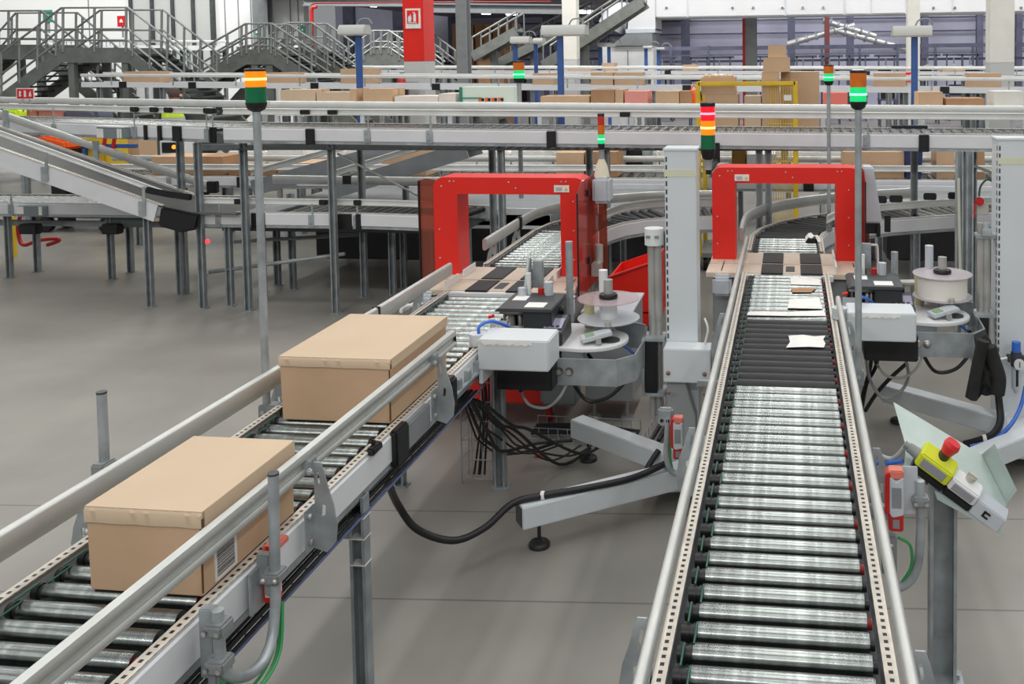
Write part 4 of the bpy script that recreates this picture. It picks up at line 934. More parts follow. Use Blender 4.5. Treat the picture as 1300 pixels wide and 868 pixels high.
b = MB(); b.box(p.x-.05, p.x-.035, 9.405, 9.42, p.z-.2, p.z+.04); b.box(p.x+.035, p.x+.05, 9.405, 9.42, p.z-.2, p.z+.04); b.build('holder', GALV, T)
# ---- descending belt conveyor on the left
I0 = aY(-20, 183, 8.32); I1 = aY(204, 262, 8.32)
sl = (I1.z-I0.z)/(I1.x-I0.x)
cI = lambda x, dy=0, dz=0: V((x, 8.62+dy, I0.z+sl*(x-I0.x)+dz))
T = thing('belt_conveyor', 'inclined grey belt conveyor descending from the upper left to the low line', 'conveyor', (I0.x, 8.6, 0))
xs, xe = I0.x-.5, I1.x
b = MB(); b.sweep([cI(xs), cI(xe, 0, 0), V((xe+.3, 8.62, I1.z-.055)), V((xe+.75, 8.62, I1.z-.065))], [(-.27, -.02), (.27, -.02), (.27, 0), (-.27, 0)]); b.build('belt', BELT, T)
for s in (-1, 1):
    b = MB(); b.sweep([cI(xs), cI(xe-.03)], [(s*.29-.012, -.165), (s*.29+.012, -.165), (s*.29+.012, .012), (s*.29-.012, .012)]); b.build('side_plate', PLATE, T)
    b = MB(); b.sweep([cI(xs), cI(xe+.02)], [(s*.29-.02, .012), (s*.29+.02, .012), (s*.29+.02, .018), (s*.29-.02, .018)]); b.build('perforated_flange', FLANGE, T)
b = MB(); b.prism([(xe-.04, I1.z-.19), (xe+.20, I1.z-.25), (xe+.36, I1.z-.22), (xe+.40, I1.z-.075), (xe+.0, I1.z+.0)], 'y', 8.31, 8.36); b.prism([(xe-.04, I1.z-.19), (xe+.20, I1.z-.25), (xe+.36, I1.z-.22), (xe+.40, I1.z-.075), (xe+.0, I1.z+.0)], 'y', 8.88, 8.93); b.build('end_cover', BLK, T, .02)
b = MB(); b.cyl((xe+.22, 8.36, I1.z-.12), (xe+.22, 8.88, I1.z-.12), .06, n=18); b.build('drum', RUBB, T)
g0, g1 = cI(xs, -.30, .175), cI(xe+.06, -.30, .14)
guard(T, [g0, g1], twin(.55), ALUW)
b = MB(); b.sweep([g1+V((-.2, 0, .04)), g1+V((.02, 0, 0)), g1+V((.26, 0, -.03))], [(-.02, -.03), (.02, -.03), (.02, .03), (-.02, .03)]); b.build('rail_joint', BLK, T, .008)
h0 = aY(-60, 124, 8.95); h1 = aY(265, 236, 8.95)
guard(T, [h0, h1], oval(.04, .085, 14), ALU)
b = MB(); b.box(h1.x-.01, h1.x+.1, 8.92, 8.98, h1.z-.07, h1.z+.05); b.box(h1.x-.15, h1.x, 8.93, 8.97, h1.z-.09, h1.z-.06); b.build('rail_end', BLK, T, .008)
for px in (56, 178):
    X = aY(px, 220, 8.3).x; p = cI(X, -.30, 0); b = MB(); b.box(p.x-.035, p.x+.035, p.y-.022, p.y-.012, p.z-.15, p.z-.01); b.box(p.x+.01, p.x+.04, p.y-.02, p.y-.012, p.z-.03, p.z+.13); b.build('rail_bracket', GALV, T)
for px in (10, 122): 
    X = aY(px, 200, 8.93).x; p = cI(X, .30, 0); b = MB(); b.box(p.x-.03, p.x+.03, p.y, p.y+.02, p.z-.1, p.z+.2); b.build('rail_bracket', GALV, T)
b = MB(); channel(b, -6.18, 8.40, 0, cI(-6.18).z-.16); b.build('leg', GALVD, T)
b = MB(); channel(b, -6.18, 8.86, 0, cI(-6.18).z-.16); b.build('leg', GALVD, T)
# ---- low line (left)
ztl = .935
A = conveyor('roller_conveyor', 'low roller conveyor at the far left, below the descending belt', [(-9.6, 9.62, .86), (-5.9, 9.62, .86)], .6,
    legs=[(-8.53, 9.72, .71), (-7.4, 9.45, .71), (-7.42, 9.78, .71), (-8.61, 9.42, .71), (-6.5, 9.7, .71)], cat='conveyor')
hanger(A, aY(14, 262, 9.3).x, 9.295, .73, .96)
p = aY(42, 264, 9.27); q = b = MB(); b.box(p.x-.16, p.x+.16, 9.23, 9.29, .725, .835); k = b.build('drive_box', mat('slate grey paint', (126, 136, 140)), A, .004)
b = MB(); b.box(p.x-.155, p.x-.08, 9.227, 9.23, .75, .83); b.box(p.x+.1, p.x+.14, 9.227, 9.23, .74, .83); b.build('label', PAPER, k)
for px, w_ in ((38, .22), (142, .2)):
    p = aY(px, 291, 9.4); b = MB(); b.box(p.x-w_/2, p.x+w_/2, 9.36, 9.46, p.z-.05, p.z+.06); b.build('motor', BLK, A, .01)
p = aY(165, 280, 9.5); b = MB(); b.cyl((p.x-.25, 9.5, p.z), (p.x+.2, 9.5, p.z), .07, n=16); b.build('drum_motor', mat('grey green motor', (104, 116, 114), .5), A)
b = MB(); b.box(-9.5, -5.8, 9.6, 9.65, .55, .61); b.build('cross_brace', GALVD, A, .003)
A2 = conveyor('roller_conveyor', 'low roller conveyor with white side plates left of the left red arch', [(-5.62, 8.78, ztl), (-3.95, 8.78, ztl), (-3.5, 8.76, ztl-.005), (-2.95, 8.66, ztl-.01)], .66, kind=lambda s: 'r' if s > 1.5 else 'z',
    legs=[(-5.41, 8.5, .79), (-3.2, 9.05, .79), (-4.0, 9.06, .79), (-5.4, 9.06, .79), (-3.35, 8.55, .78)], pm=PLATE, skip=lambda s: s < .78)
b = MB(); b.box(-5.55, -4.9, 8.5, 9.06, ztl-.02, ztl-.003); b.build('slide_plate', MGREY, A2)
guard(A2, [(-5.62, 8.44, 1.04), (-3.95, 8.44, 1.035), (-3.5, 8.42, 1.03), (-2.95, 8.32, 1.02)], twin(.62), ALUW)
guard(A2, [(-5.3, 9.14, 1.155), (-3.0, 9.1, 1.14)], oval(.03, .09, 14), ALU)
for px in (277, 395, 452): X = aY(px, 280, 8.43).x; hanger(A2, X, 8.435, .80, 1.02)
for px, w_ in ((328, .14), (438, .14), (455, .05)): X = aY(px, 282, 8.43).x; blocks(A2, [X], 8.44, .78, .925, w_)
for px in (408, 418, 452, 300): X = aY(px, 252, 8.4).x; blocks(A2, [X], 8.432, 1.01, 1.06, .07, 'rail_joint')
X = aY(440, 241, 9.1).x; blocks(A2, [X], 9.13, 1.11, 1.2, .1, 'rail_joint')
b = MB(); b.tube([(-5.62, 8.5, .33), (-4.25, 8.55, .52)], .02, 6); b.tube([(-5.6, 8.9, .55), (-4.3, 9.0, .62)], .02, 6); b.build('cross_brace', GALVD, A2)
b = MB(); b.box(-5.6, -3.2, 8.7, 8.76, .70, .77); b.build('cross_brace', DGREY, A2)
p = aY(264, 306, 8.9); b = MB(); b.cyl(p, p+V((0, -.03, 0)), .02, n=12); o = b.build('indicator_lamp', lamp('red dot lit', (255, 40, 40), 4), A2)
RCV_ = conveyor('roller_conveyor', 'second low conveyor row behind the high line, loaded with open boxes', [(-9.2, 11.5, .92), (3.6, 11.5, .92)], .6, pitch=.14,
    legs=[(x, 11.25, .78) for x in (-8.4, -6.7, -5.1, -3.6, -2.1, -.6, .9, 2.3, 3.3)]+[(x, 11.75, .78) for x in (-7.5, -4.4, -1.4, 1.6)])
guard(RCV_, [(-9.2, 11.17, 1.03), (3.6, 11.17, 1.05)], twin(.75), ALUW)
guard(RCV_, [(-9.2, 11.85, 1.07), (3.6, 11.85, 1.08)], oval(.03, .08, 12), ALU)
for x in (-7.9, -6.2, -4.3, -2.4, -.8, .6, 2.4): hanger(RCV_, x, 11.17, .79, 1.01)
for x in (-6.9, -3.2, .2, 2.9): blocks(RCV_, [x], 11.17, .775, .91, .12)
for T_, x0, x1, y0, y1, z in ((A2, -5.6, -3.0, 8.5, 9.05, .78), (A, -9.5, -5.9, 9.36, 9.88, .70), (RCV_, -9, 3.5, 11.24, 11.76, .775), (U, -5.2, 2.6, 8.28, 8.82, 1.545)):
    b = MB(); b.box(x0, x1, y0, y1, z, z+.012); b.build('under_pan', DGREY, T_)  # pans added to cut the light reaching the floor below
for lb, x0, x1, y0, y1, z in (('grey deck added to shade the floor behind the low left conveyor', -5.6, -2.4, 9.24, 11.1, .80), ('grey deck added to shade the floor behind the right red arch', .72, 3.4, 9.98, 11.1, .80), ('grey deck added to shade the floor between the two red arches', -2.3, -1.12, 9.4, 11.1, .80)):
    T = thing('shade_deck', lb, 'conveyor', ((x0+x1)/2, y0, 0), 'grey decks added for shade'); b = MB(); b.box(x0, x1, y0, y1, z-.12, z); b.build('deck', MGREY, T, .006)  # deck added to keep the floor behind the lines dark
    for s_ in (y0, y1-.03): b = MB(); b.box(x0, x1, s_, s_+.03, z-.15, z+.06); b.build('side_plate', PLATE, T, .004)
    for x in (x0+.2, (x0+x1)/2, x1-.2):
        for y in (y0+.1, y1-.1): b = MB(); channel(b, x, y, 0, z-.12); b.build('leg', GALVD, T)
    b = MB(); b.box(x0+.3, x1-.3, (y0+y1)/2-.2, (y0+y1)/2+.45, .15, .55); b.build('shade_box', mat('shade box dark', (66, 66, 68), .6, 0, .15, 3), T, .02)  # dark box added to deepen the shade under the deck
# ---- curve leaving the left red arch
pa = [(-1.905, 6.56, .9), (-1.905, 7.85, .9), (-1.86, 8.15, .9), (-1.74, 8.45, .9), (-1.52, 8.7, .9), (-1.2, 8.88, .9), (-.55, 9.0, .9)]
LX = conveyor('roller_conveyor', 'outfeed conveyor leaving the left red arch and curving right', pa, .578, kind=lambda s: 'z' if s < 1.35 else 'r', legs=[(-1.62, 7.4, .75), (-2.19, 7.4, .75), (-1.3, 8.65, .75), (-2.2, 8.0, .75)])
def offs(path, o, dz):
    path = [V(p) for p in path]; r = []
    for i, p in enumerate(path):
        d = (path[min(i+1, len(path)-1)]-path[max(i-1, 0)]).normalized(); l = d.cross(V((0, 0, 1))); r.append(p+l*o+V((0, 0, dz)))
    return r
g = offs(pa, -.345, .105); g[0] = V((-2.25, 6.72, 1.005))
guard(LX, bez(g, 3), oval(.034, .088, 14))
g = offs(pa[1:], .335, .14); guard(LX, bez(g, 3), twin(.8))
b = MB(); q = V((-2.25, 7.62, 1.005)); b.box(q.x-.022, q.x+.022, q.y-.03, q.y+.03, .955, 1.055); b.build('rail_joint', BLK, LX, .004)
for y in (6.95, 7.6): bracket(LX, -2.225, y, 1.0, .76, -1, 0)
pb = [(-.045, 7.17, .9), (-.045, 7.75, .9), (.0, 8.0, .9), (.13, 8.3, .9), (.38, 8.6, .9), (.75, 8.87, .9), (1.3, 9.12, .9), (1.9, 9.3, .9), (3.1, 9.36, .9)]
RX = conveyor('roller_conveyor', 'outfeed conveyor leaving the right red arch and curving right', pb, .551, kind=lambda s: 'z' if s < .55 or s > 2.3 else 'r', legs=[(.25, 7.6, .75), (1.12, 8.72, .75), (1.2, 9.4, .75), (2.2, 9.1, .75)])
guard(RX, bez(offs(pb[:7], -.335, .12), 3), oval(.034, .1, 14))
guard(RX, bez(offs(pb[2:], .32, .12), 3), twin(.7), ALUW)
for i, px in enumerate((1118, 1138, 1181, 1212)):
    p = [aY(1118, 253, 8.15), aY(1138, 252, 8.25), aY(1181, 249, 8.45), aY(1212, 248, 8.6)][i]; b = MB(); b.box(p.x-.06, p.x+.05, p.y-.03, p.y, p.z-.03, p.z+.03); b.build('rail_joint', BLK, RX, .008)
b = MB(); p = aY(1126, 281, 8.05); b.box(p.x-.02, p.x+.03, p.y-.01, p.y+.02, p.z-.09, p.z+.05); b.build('joint_cover', BLK, RX, .004)
# crumpled film under the rail of the right outfeed
q = aZ(1032, 300, .93); b = MB(); random.seed(2); vs = [];
for i in range(6):
    for j in range(5): vs.append(V((q.x-.06+.024*i, q.y-.1+.05*j, .905+.05*random.random()*(0 < i < 5))))
b.add(vs, [(i*5+j, (i+1)*5+j, (i+1)*5+j+1, i*5+j+1) for i in range(5) for j in range(4)]); tag(b.build('crumpled_film', PAPER, None, loc=(q.x, q.y, .905)), 'crumpled white film at the inner side of the right curve', 'film')
# upright posts with slots right of the right arch
T = thing('frame_post', 'pair of tall slotted grey posts right of the right red arch', 'post', (1.3, 7.6, 0))
for px, m_ in ((1217, GALV), (1230, GALV)):
    p = aY(px, 389, 7.62); b = MB(); channel(b, p.x, 7.62, 0, aY(px, 192, 7.62).z, .055, .05); b.build('post', m_, T)
b = MB(); b.tube([aY(1217, 226, 7.58), aY(1218, 300, 7.58), aY(1219, 345, 7.58)], .012, 8); b.build('pale_cable', mat('pale hose', (196, 200, 184), .5), T)
# pull switch
p = aY(1243, 252, 8.3)
T = thing('pull_switch', 'red pull switch box on the far rail by the right column', 'switch', tuple(p))
b = MB(); b.cyl(p+V((0, 0, -.02)), p+V((0, -.04, -.02)), .035, n=14); b.build('red_cap', DRED, T)
b = MB(); b.box(p.x-.02, p.x+.08, p.y, p.y+.05, p.z-.14, p.z-.04); b.build('box_body', mat('cream grey', (190, 188, 176)), T, .006)
b = MB(); b.box(p.x-.045, p.x-.03, p.y, p.y+.02, p.z-.16, p.z-.03); b.build('red_strip', DRED, T)
b = MB(); b.tube(bez([p+V((0, 0, .02)), p+V((.01, 0, .1)), p+V((.06, 0, .16)), p+V((.12, 0, .14)), p+V((.14, 0, .1))], 5), .009, 7); b.build('cable', mat('dark green cable', (54, 84, 62), .5), T)
b = MB(); b.cyl(p+V((.13, 0, -.4)), p+V((.13, 0, .13)), .016, n=12); b.build('post', GALV, T)
# ---- row behind: long conveyor with boxes
# slanted grey chutes between the rows
def chute(label, a, c, y, w, m=BELT, dw=.5):
    T = thing('chute', label, 'chute', (a.x, y, 0), 'slanted chutes under the high conveyor')
    b = MB(); b.sweep([a, c], [(-w/2, -.02), (w/2, -.02), (w/2, 0), (-w/2, 0)]); b.build('bed', m, T)
    for s in (-1, 1): b = MB(); b.sweep([a, c], [(s*w/2-.01, -.13), (s*w/2+.01, -.13), (s*w/2+.01, .05), (s*w/2-.01, .05)]); b.build('side_plate', MGREY, T)
    b = MB(); b.sweep([a+V((0, -w/2, .14)), c+V((0, -w/2, .14))], twin(.7)); b.build('guard_rail', ALU, T)
    m_ = (a+c)/2; b = MB(); channel(b, m_.x, y, .80, m_.z-.06, foot=False); b.build('leg', GALVD, T)
chute('grey slanted chute rising right under the high conveyor, left of the left arch', aY(430, 235, 9.9), aY(600, 183, 9.9), 9.9, .45)
chute('narrow slanted chute behind the tall post, rising to the right', aY(330, 232, 10.3), aY(520, 180, 10.3), 10.3, .35, MGREY)
# ------------------------------------------------------------------ hall shell
def floor_mat():
    m = mat('polished concrete floor', (143, 140, 133), .42, 0, .07, 1.1, .02, 30)
    nt = m.node_tree; L = nt.links.new; b = nt.nodes['Principled BSDF']
    tc = nt.nodes.new('ShaderNodeTexCoord'); sp = nt.nodes.new('ShaderNodeSeparateXYZ'); L(tc.outputs['Object'], sp.inputs[0])
    def mth(op, a, c=None):
        k = nt.nodes.new('ShaderNodeMath'); k.operation = op
        for i, q in enumerate((a, c)):
            if q is None: continue
            if isinstance(q, (int, float)): k.inputs[i].default_value = q
            else: L(q, k.inputs[i])
        return k.outputs[0]
    sk = mth('SUBTRACT', sp.outputs[1], mth('MULTIPLY', sp.outputs[0], .075))
    l1 = mth('LESS_THAN', mth('ABSOLUTE', mth('SUBTRACT', sk, 4.83)), .006); l2 = mth('LESS_THAN', mth('ABSOLUTE', mth('SUBTRACT', sk, 4.02)), .006)
    j = mth('MULTIPLY', mth('MAXIMUM', l1, l2), .5)
    # dusty pale scuffs
    nz = nt.nodes.new('ShaderNodeTexNoise'); nz.inputs['Scale'].default_value = .9; nz.inputs['Detail'].default_value = 6; L(tc.outputs['Object'], nz.inputs['Vector'])
    mr = nt.nodes.new('ShaderNodeMapRange'); mr.inputs[1].default_value = .35; mr.inputs[2].default_value = .75; mr.inputs[3].default_value = .36; mr.inputs[4].default_value = .55; L(nz.outputs[0], mr.inputs[0]); L(mr.outputs[0], b.inputs['Roughness'])
    mx = nt.nodes.new('ShaderNodeMix'); mx.data_type = 'RGBA'; L(j, mx.inputs[0]); L(b.inputs['Base Color'].links[0].from_socket, mx.inputs[6]); mx.inputs[7].default_value = (.03, .03, .03, 1); L(mx.outputs[2], b.inputs['Base Color'])
    return m
b = MB(); b.box(-40, 30, -3, 48, -.2, 0); struct(b.build('floor', floor_mat(), None, loc=(0, 0, 0)))
def pb(x0, y0, x1, y1, Y, dep):
    p = aY(x0, y1, Y); q = aY(x1, y0, Y); return (p.x, q.x, Y, Y+dep, p.z, q.z)
# white building on the left
p = aY(385, 0, 27)
b = MB(); b.box(-40, p.x, 27, 27.3, 0, 9); struct(b.build('wall_left', WALLW))
b = MB()
for px in (112, 285, 302, 318, 368, 378): X = aY(px, 10, 26.98).x; b.box(X-.015, X+.015, 26.985, 27, 0, 9)
struct(b.build('trim_1', MGREY))
D = thing('door', 'tall grey folding door panels in the white wall, upper left', 'door', (aY(215, 20, 26.9).x, 26.9, 0))
for i, (a, c) in enumerate(((168, 192), (194, 218), (220, 244), (246, 268))):
    q = pb(a, -60, c, 52, 26.92, .06); b = MB(); b.box(q[0], q[1], q[2], q[3], .0, q[5]); o = b.build('panel', DOORG, D, .01)
b = MB()
for px in (166, 193, 219, 245, 269): X = aY(px, 20, 26.88).x; b.box(X-.05, X+.05, 26.86, 26.99, 0, aY(px, -60, 26.88).z)
b.build('frame', DGREY, D)
# far hall
b = MB(); b.box(-22, 28, 44, 44.3, 0, 12); struct(b.build('wall_back', LAV))
b = MB()
for z in (1.6, 2.6, 3.3, 3.9, 4.6): b.box(-16, 20, 43.6, 43.7, z, z+.07)
struct(b.build('trim_2', LAVD))
for i, px in enumerate((437, 500, 570, 690, 762, 865, 1000, 1075, 1170, 1240, 1290)):
    q = pb(px, -40, px+9, 90, 40+(i % 3), .3); b = MB(); 
    x0, x1, y0, y1 = q[0], q[1], q[2], q[3]
    b.prism([(x0, y0), (x1, y0), (x1, y0+.04), ((x0+x1)/2+.03, y0+.04), ((x0+x1)/2+.03, y1-.04), (x1, y1-.04), (x1, y1), (x0, y1), (x0, y1-.04), ((x0+x1)/2-.03, y1-.04), ((x0+x1)/2-.03, y0+.04), (x0, y0+.04)], 'z', 0, 10)
    o = b.build('steel_column', LAVD); tag(o, ['dark steel column of the far hall, %s' % s for s in ('leftmost, beside the white wall', 'second from the left', 'behind the brown pallet loads', 'left of the white pillar', 'right of the white pillar', 'under the left end of the white duct', 'left of the slanted roof pipes', 'right of the slanted roof pipes', 'right of the rear white pillar', 'left of the right white pillar', 'rightmost, at the picture edge')][i], 'column', 'steel columns of the far hall')
for i, (px, w, Y, m_, lb) in enumerate(((585, 10, 20, MGREY, 'grey steel post left of the white pillar, before the pallet loads'), (953, 14, 26, MGREY, 'broad grey steel post behind the stacked cartons'), (1050, 6, 36, mat('brick red pipe', (112, 52, 50), .5), 'dark red post in the far hall behind the carton stack'), (944, 2.4, 26, DRED, 'thin red pipe left of the broad grey post'), (330, 14, 26.5, MGREY, 'grey steel column at the corner of the white wall'), (1163, 7, 30, MGREY, 'grey post just behind the rear white pillar'))):
    q = pb(px-w/2, -60, px+w/2, 95, Y, .15); x0, x1, y0, y1 = q[:4]; b = MB()
    if w > 5: c_ = (x0+x1)/2; t = (x1-x0)*.12; b.prism([(x0, y0), (x1, y0), (x1, y0+.03), (c_+t, y0+.03), (c_+t, y1+.1), (x1, y1+.1), (x1, y1+.13), (x0, y1+.13), (x0, y1+.1), (c_-t, y1+.1), (c_-t, y0+.03), (x0, y0+.03)], 'z', 0, 9)
    else: b.cyl(((x0+x1)/2, Y, 0), ((x0+x1)/2, Y, 9), (x1-x0)/2, n=10)
    tag(b.build('steel_post', m_), lb, 'post')
b = MB(); b.box(-15.5, aY(800, 10, 26).x, 25.3, 43.9, 4.25, 4.4); struct(b.build('ceiling', mat('mezzanine soffit', (120, 120, 128), .7)))
# overhead steel and pipes
def beam(name, label, cat, a, c, h, w, m_, group=None):
    b = MB(); t = h*.16; b.sweep([a, c], [(-w/2, -h/2), (w/2, -h/2), (w/2, -h/2+t), (w*.1, -h/2+t), (w*.1, h/2-t), (w/2, h/2-t), (w/2, h/2), (-w/2, h/2), (-w/2, h/2-t), (-w*.1, h/2-t), (-w*.1, -h/2+t), (-w/2, -h/2+t)])
    return tag(b.build(name, m_), label, cat, group)
beam('steel_beam', 'grey mezzanine beam at the top, left of the red pillar', 'beam', aY(386, 3, 25), aY(545, 4, 25), .2, .2, MGREY)
beam('steel_beam', 'deep grey mezzanine beam at the top, right of the red pillar', 'beam', aY(545, 10, 25), aY(730, 12, 25), .26, .25, MGREY)
tag(MB().tube([aY(395, 6, 23), aY(400, 4, 23), aY(520, 3, 23), aY(700, 2, 23)], .022, 8).build('red_pipe', mat('dull red pipe', (140, 44, 42), .5)), 'thin red sprinkler pipe along the top beams', 'pipe')
tag(MB().tube(bez([aY(396, 70, 24), aY(396, 30, 24), aY(396, 11, 24), aY(402, 9, 24)], 4), .05, 8).build('red_pipe', DRED), 'red pipe dropping beside the corner of the white wall', 'pipe')
for i, (x0, y0, x1, y1, Y) in enumerate(((470, 6, 478, 9, 30), (590, 8, 601, 12, 30), (643, 17, 656, 20, 30), (736, 15, 752, 20, 30), (612, 16, 622, 19, 34))):
    a, c = aZ(x0, y0, 4.06), aZ(x1, y0+.3, 4.06); T = thing('ceiling_light', 'lit white strip light of the far mezzanine, %s' % ('leftmost', 'above the pallet loads', 'left of the white pillar', 'right of the white pillar, brightest', 'smallest, over the pallet loads')[i], 'ceiling light', tuple(a), 'strip lights under the mezzanine')
    b = MB(); b.tube([a, c], .07, 8); b.build('tube', TUBEL, T); b = MB(); b.tube([a+V((0, 0, .09)), c+V((0, 0, .09))], .05, 6); b.box((a.x+c.x)/2-.02, (a.x+c.x)/2+.02, a.y-.02, a.y+.02, 4.1, 4.25); b.build('housing', WHITE, T)
# slanted stair-like belt lines rising to the right at the top centre
for lb, a, c, Y in (('broad slanted grey conveyor rising to the top edge behind the white pillar', (690, 84), (815, 2), 22.4), ('thin slanted grey conveyor behind the red pillar, rising to the right', (625, 84), (745, 24), 27), ('slanted grey walkway beside the pallet loads', (600, 72), (656, 40), 24)):
    A_, C_ = aY(*a, Y), aY(*c, Y); T = thing('slanted_conveyor', lb, 'conveyor', (A_.x, Y, 0))
    for dy in (0, .7):
        b = MB(); b.sweep([A_+V((0, dy, 0)), C_+V((0, dy, 0))], [(-.05, -.13), (.05, -.13), (.05, .13), (-.05, .13)]); b.build('side_beam', PSTEEL, T)
        b = MB(); b.tube([A_+V((0, dy, .5)), C_+V((0, dy, .5))], .03, 6)
        for k in range(6): p = A_+(C_-A_)*(k/5)+V((0, dy, 0)); b.tube([p, p+V((0, 0, .5))], .02, 5)
        b.build('handrail', RAILG, T)
    b = MB(); b.sweep([A_+V((0, .35, 0)), C_+V((0, .35, 0))], [(-.33, -.03), (.33, -.03), (.33, .0), (-.33, .0)]); b.build('bed', DGREY, T)
    m_ = A_*.6+C_*.4; b = MB(); b.box(m_.x-.07, m_.x+.07, Y+.3, Y+.42, 0, m_.z-.1); b.build('leg', PSTEEL, T)
for lb, a, c in (('silver roof pipe slanting down to the right in the far hall', (1045, 26), (1112, 46)), ('silver roof pipe slanting up to the right in the far hall', (1000, 56), (1085, 32)), ('thin silver brace crossing the slanted roof pipes', (1060, 38), (1150, 62))):
    A_, C_ = aY(*a, 37), aY(*c, 37); T = thing('roof_pipe', lb, 'pipe', tuple(A_)); b = MB(); b.tube([A_, C_], .12, 10); b.build('pipe', STEEL, T); d = (C_-A_).normalized(); b = MB()
    for k in range(1, 7): p = A_+(C_-A_)*(k/7); b.cyl(p-d*.04, p+d*.04, .16, n=10)
    b.build('collar', GALV, T)
# white ventilation duct with elbow and hood
T = thing('air_duct', 'large white air duct along the top right with a curved elbow', 'duct', (2, 24, 4))
q = pb(832, -40, 1330, 23, 24, 1.2); b = MB(); b.box(*q); DW = mat('duct white', (206, 208, 210), .5, 0, .02, 1); d_ = b.build('trunk', DW, T, .03)
b = MB()
for px in (873, 997, 1072, 1106, 1150, 1209): X = aY(px, 10, 24).x; b.box(X-.02, X+.02, 23.985, 24.0, q[4], q[5])
b.build('seam', PLATEB, d_)
b = MB()
for px in (846, 930, 956, 993, 1019, 1045, 1185, 1212, 1296): p = aY(px, 9.5, 23.99); b.cyl(p, p+V((0, -.03, 0)), .03, n=8)
b.build('rivet', MGREY, d_)
c0 = aY(832, 38, 24); b = MB(); R_ = aY(832, 38, 24).x-aY(797, 38, 24).x
pts = [(c0.x, c0.z+R_*1.15)]+[(c0.x-R_*math.sin(a), c0.z+.05+R_*1.1*math.cos(a)) for a in [i*PI/16 for i in range(9)]]+[(c0.x-R_, c0.z), (c0.x, c0.z)]
b.prism(pts, 'y', 24.0, 25.2); b.build('elbow', DW, T)
b = MB(); p = aY(797, 38, 24); p2 = aY(832, 38, 24); b.box(p.x-.05, p2.x, 23.95, 25.25, p.z-.08, p.z+.02); b.build('flange', PLATEB, T)
pp = [aY(*k, 23.8) for k in ((775, 58), (796, 42), (828, 42), (828, 58))]; b = MB(); b.prism([(k.x, k.z) for k in pp], 'y', 23.8, 25.2); b.build('hood', MGREY, T)
q = pb(762, 58, 829, 92, 23.9, 1.2); b = MB(); b.box(q[0], q[1], q[2], q[3], 0, q[5]); cab = b.build('cabinet', WHITE, T, .02)
b = MB(); X = aY(797, 70, 23.9).x; b.box(X-.012, X+.012, 23.885, 23.9, .1, q[5]-.1); b.build('door_gap', MGREY, cab)
b = MB(); b.tube(bez([aY(775, 35, 24.4), aY(785, 20, 24.4), aY(800, 22, 24.4)], 4)+[], .35, 12); b.build('bent_pipe', PLATEB, T)
# pillars
def pillar(label, x0, x1, Y, bands, dep=None, m0=WARMW):
    a, c = aY(x0, 60, Y).x, aY(x1, 60, Y).x; w = c-a; T = thing('pillar', label, 'pillar', ((a+c)/2, Y+w/2, 0), 'square pillars')
    z = 9.0
    for ytop, m_, nm in bands:
        pass
    zs = [9.0]+[aY((x0+x1)/2, yb, Y).z for yb, _, _ in bands[:-1]]+[0]
    for i, (_, m_, nm) in enumerate(bands):
        b = MB(); b.box(a, c, Y, Y+(dep or w), zs[i+1], zs[i]); b.build(nm, m_, T, .01)
    return T, a, c
PG = mat('pillar grey paint', (196, 199, 197), .5)
T, a, c = pillar('square pillar painted red above and white below, with fire extinguisher sign', 512, 538, 17, [(78, RED, 'red_shaft'), (0, PG, 'white_base')], .55)
p = aY(524.5, 23.5, 16.99); w_, h_ = .145, .185
b = MB(); b.box(p.x-w_, p.x+w_, 16.975, 16.995, p.z-h_, p.z+h_); s = b.build('sign_plate', PAPER, T)
b = MB(); b.box(p.x-w_+.035, p.x+w_-.035, 16.968, 16.975, p.z-h_+.09, p.z+h_-.035); b.build('sign_panel', RED, T)
b = MB(); x, z = p.x, p.z+.03
b.box(x+.015, x+.065, 16.96, 16.968, z-.09, z+.05); b.box(x+.03, x+.05, 16.96, 16.968, z+.05, z+.085); b.box(x+.0, x+.03, 16.96, 16.968, z+.07, z+.085)
b.prism([(x-.085, z-.09), (x-.03, z-.09), (x-.02, z-.02), (x-.04, z+.06), (x-.055, z+.0), (x-.07, z+.03), (x-.09, z-.03)], 'y', 16.96, 16.968); b.box(x-.085, x+.07, 16.96, 16.968, z-.115, z-.10); b.build('sign_symbol', WHITE, s)
pillar('tall plain white pillar left of centre, behind the blue lamp post', 714, 732, 22, [(76, WARMW, 'white_shaft'), (0, PG, 'grey_base')])
pillar('slim white pillar directly behind the right blue lamp post', 1152, 1168, 21, [(114, WARMW, 'white_shaft'), (0, PG, 'grey_base')])
pillar('broad white pillar with grey base at the right edge', 1257, 1288, 16.5, [(80, WARMW, 'white_shaft'), (0, PG, 'grey_base')])
p = aY(1155, 98, 20.9); T = thing('fire_sign', 'small red fire sign on the slim white pillar at the right', 'sign', (p.x, 20.9, p.z-.2)); b = MB(); b.box(p.x-.09, p.x+.06, 20.93, 20.97, p.z-.1, p.z+.1); k = b.build('panel', RED, T); b = MB(); b.box(p.x-.06, p.x-.03, 20.92, 20.93, p.z-.06, p.z+.05); b.box(p.x+.0, p.x+.03, 20.92, 20.93, p.z-.06, p.z+.06); b.build('symbol', WHITE, k)
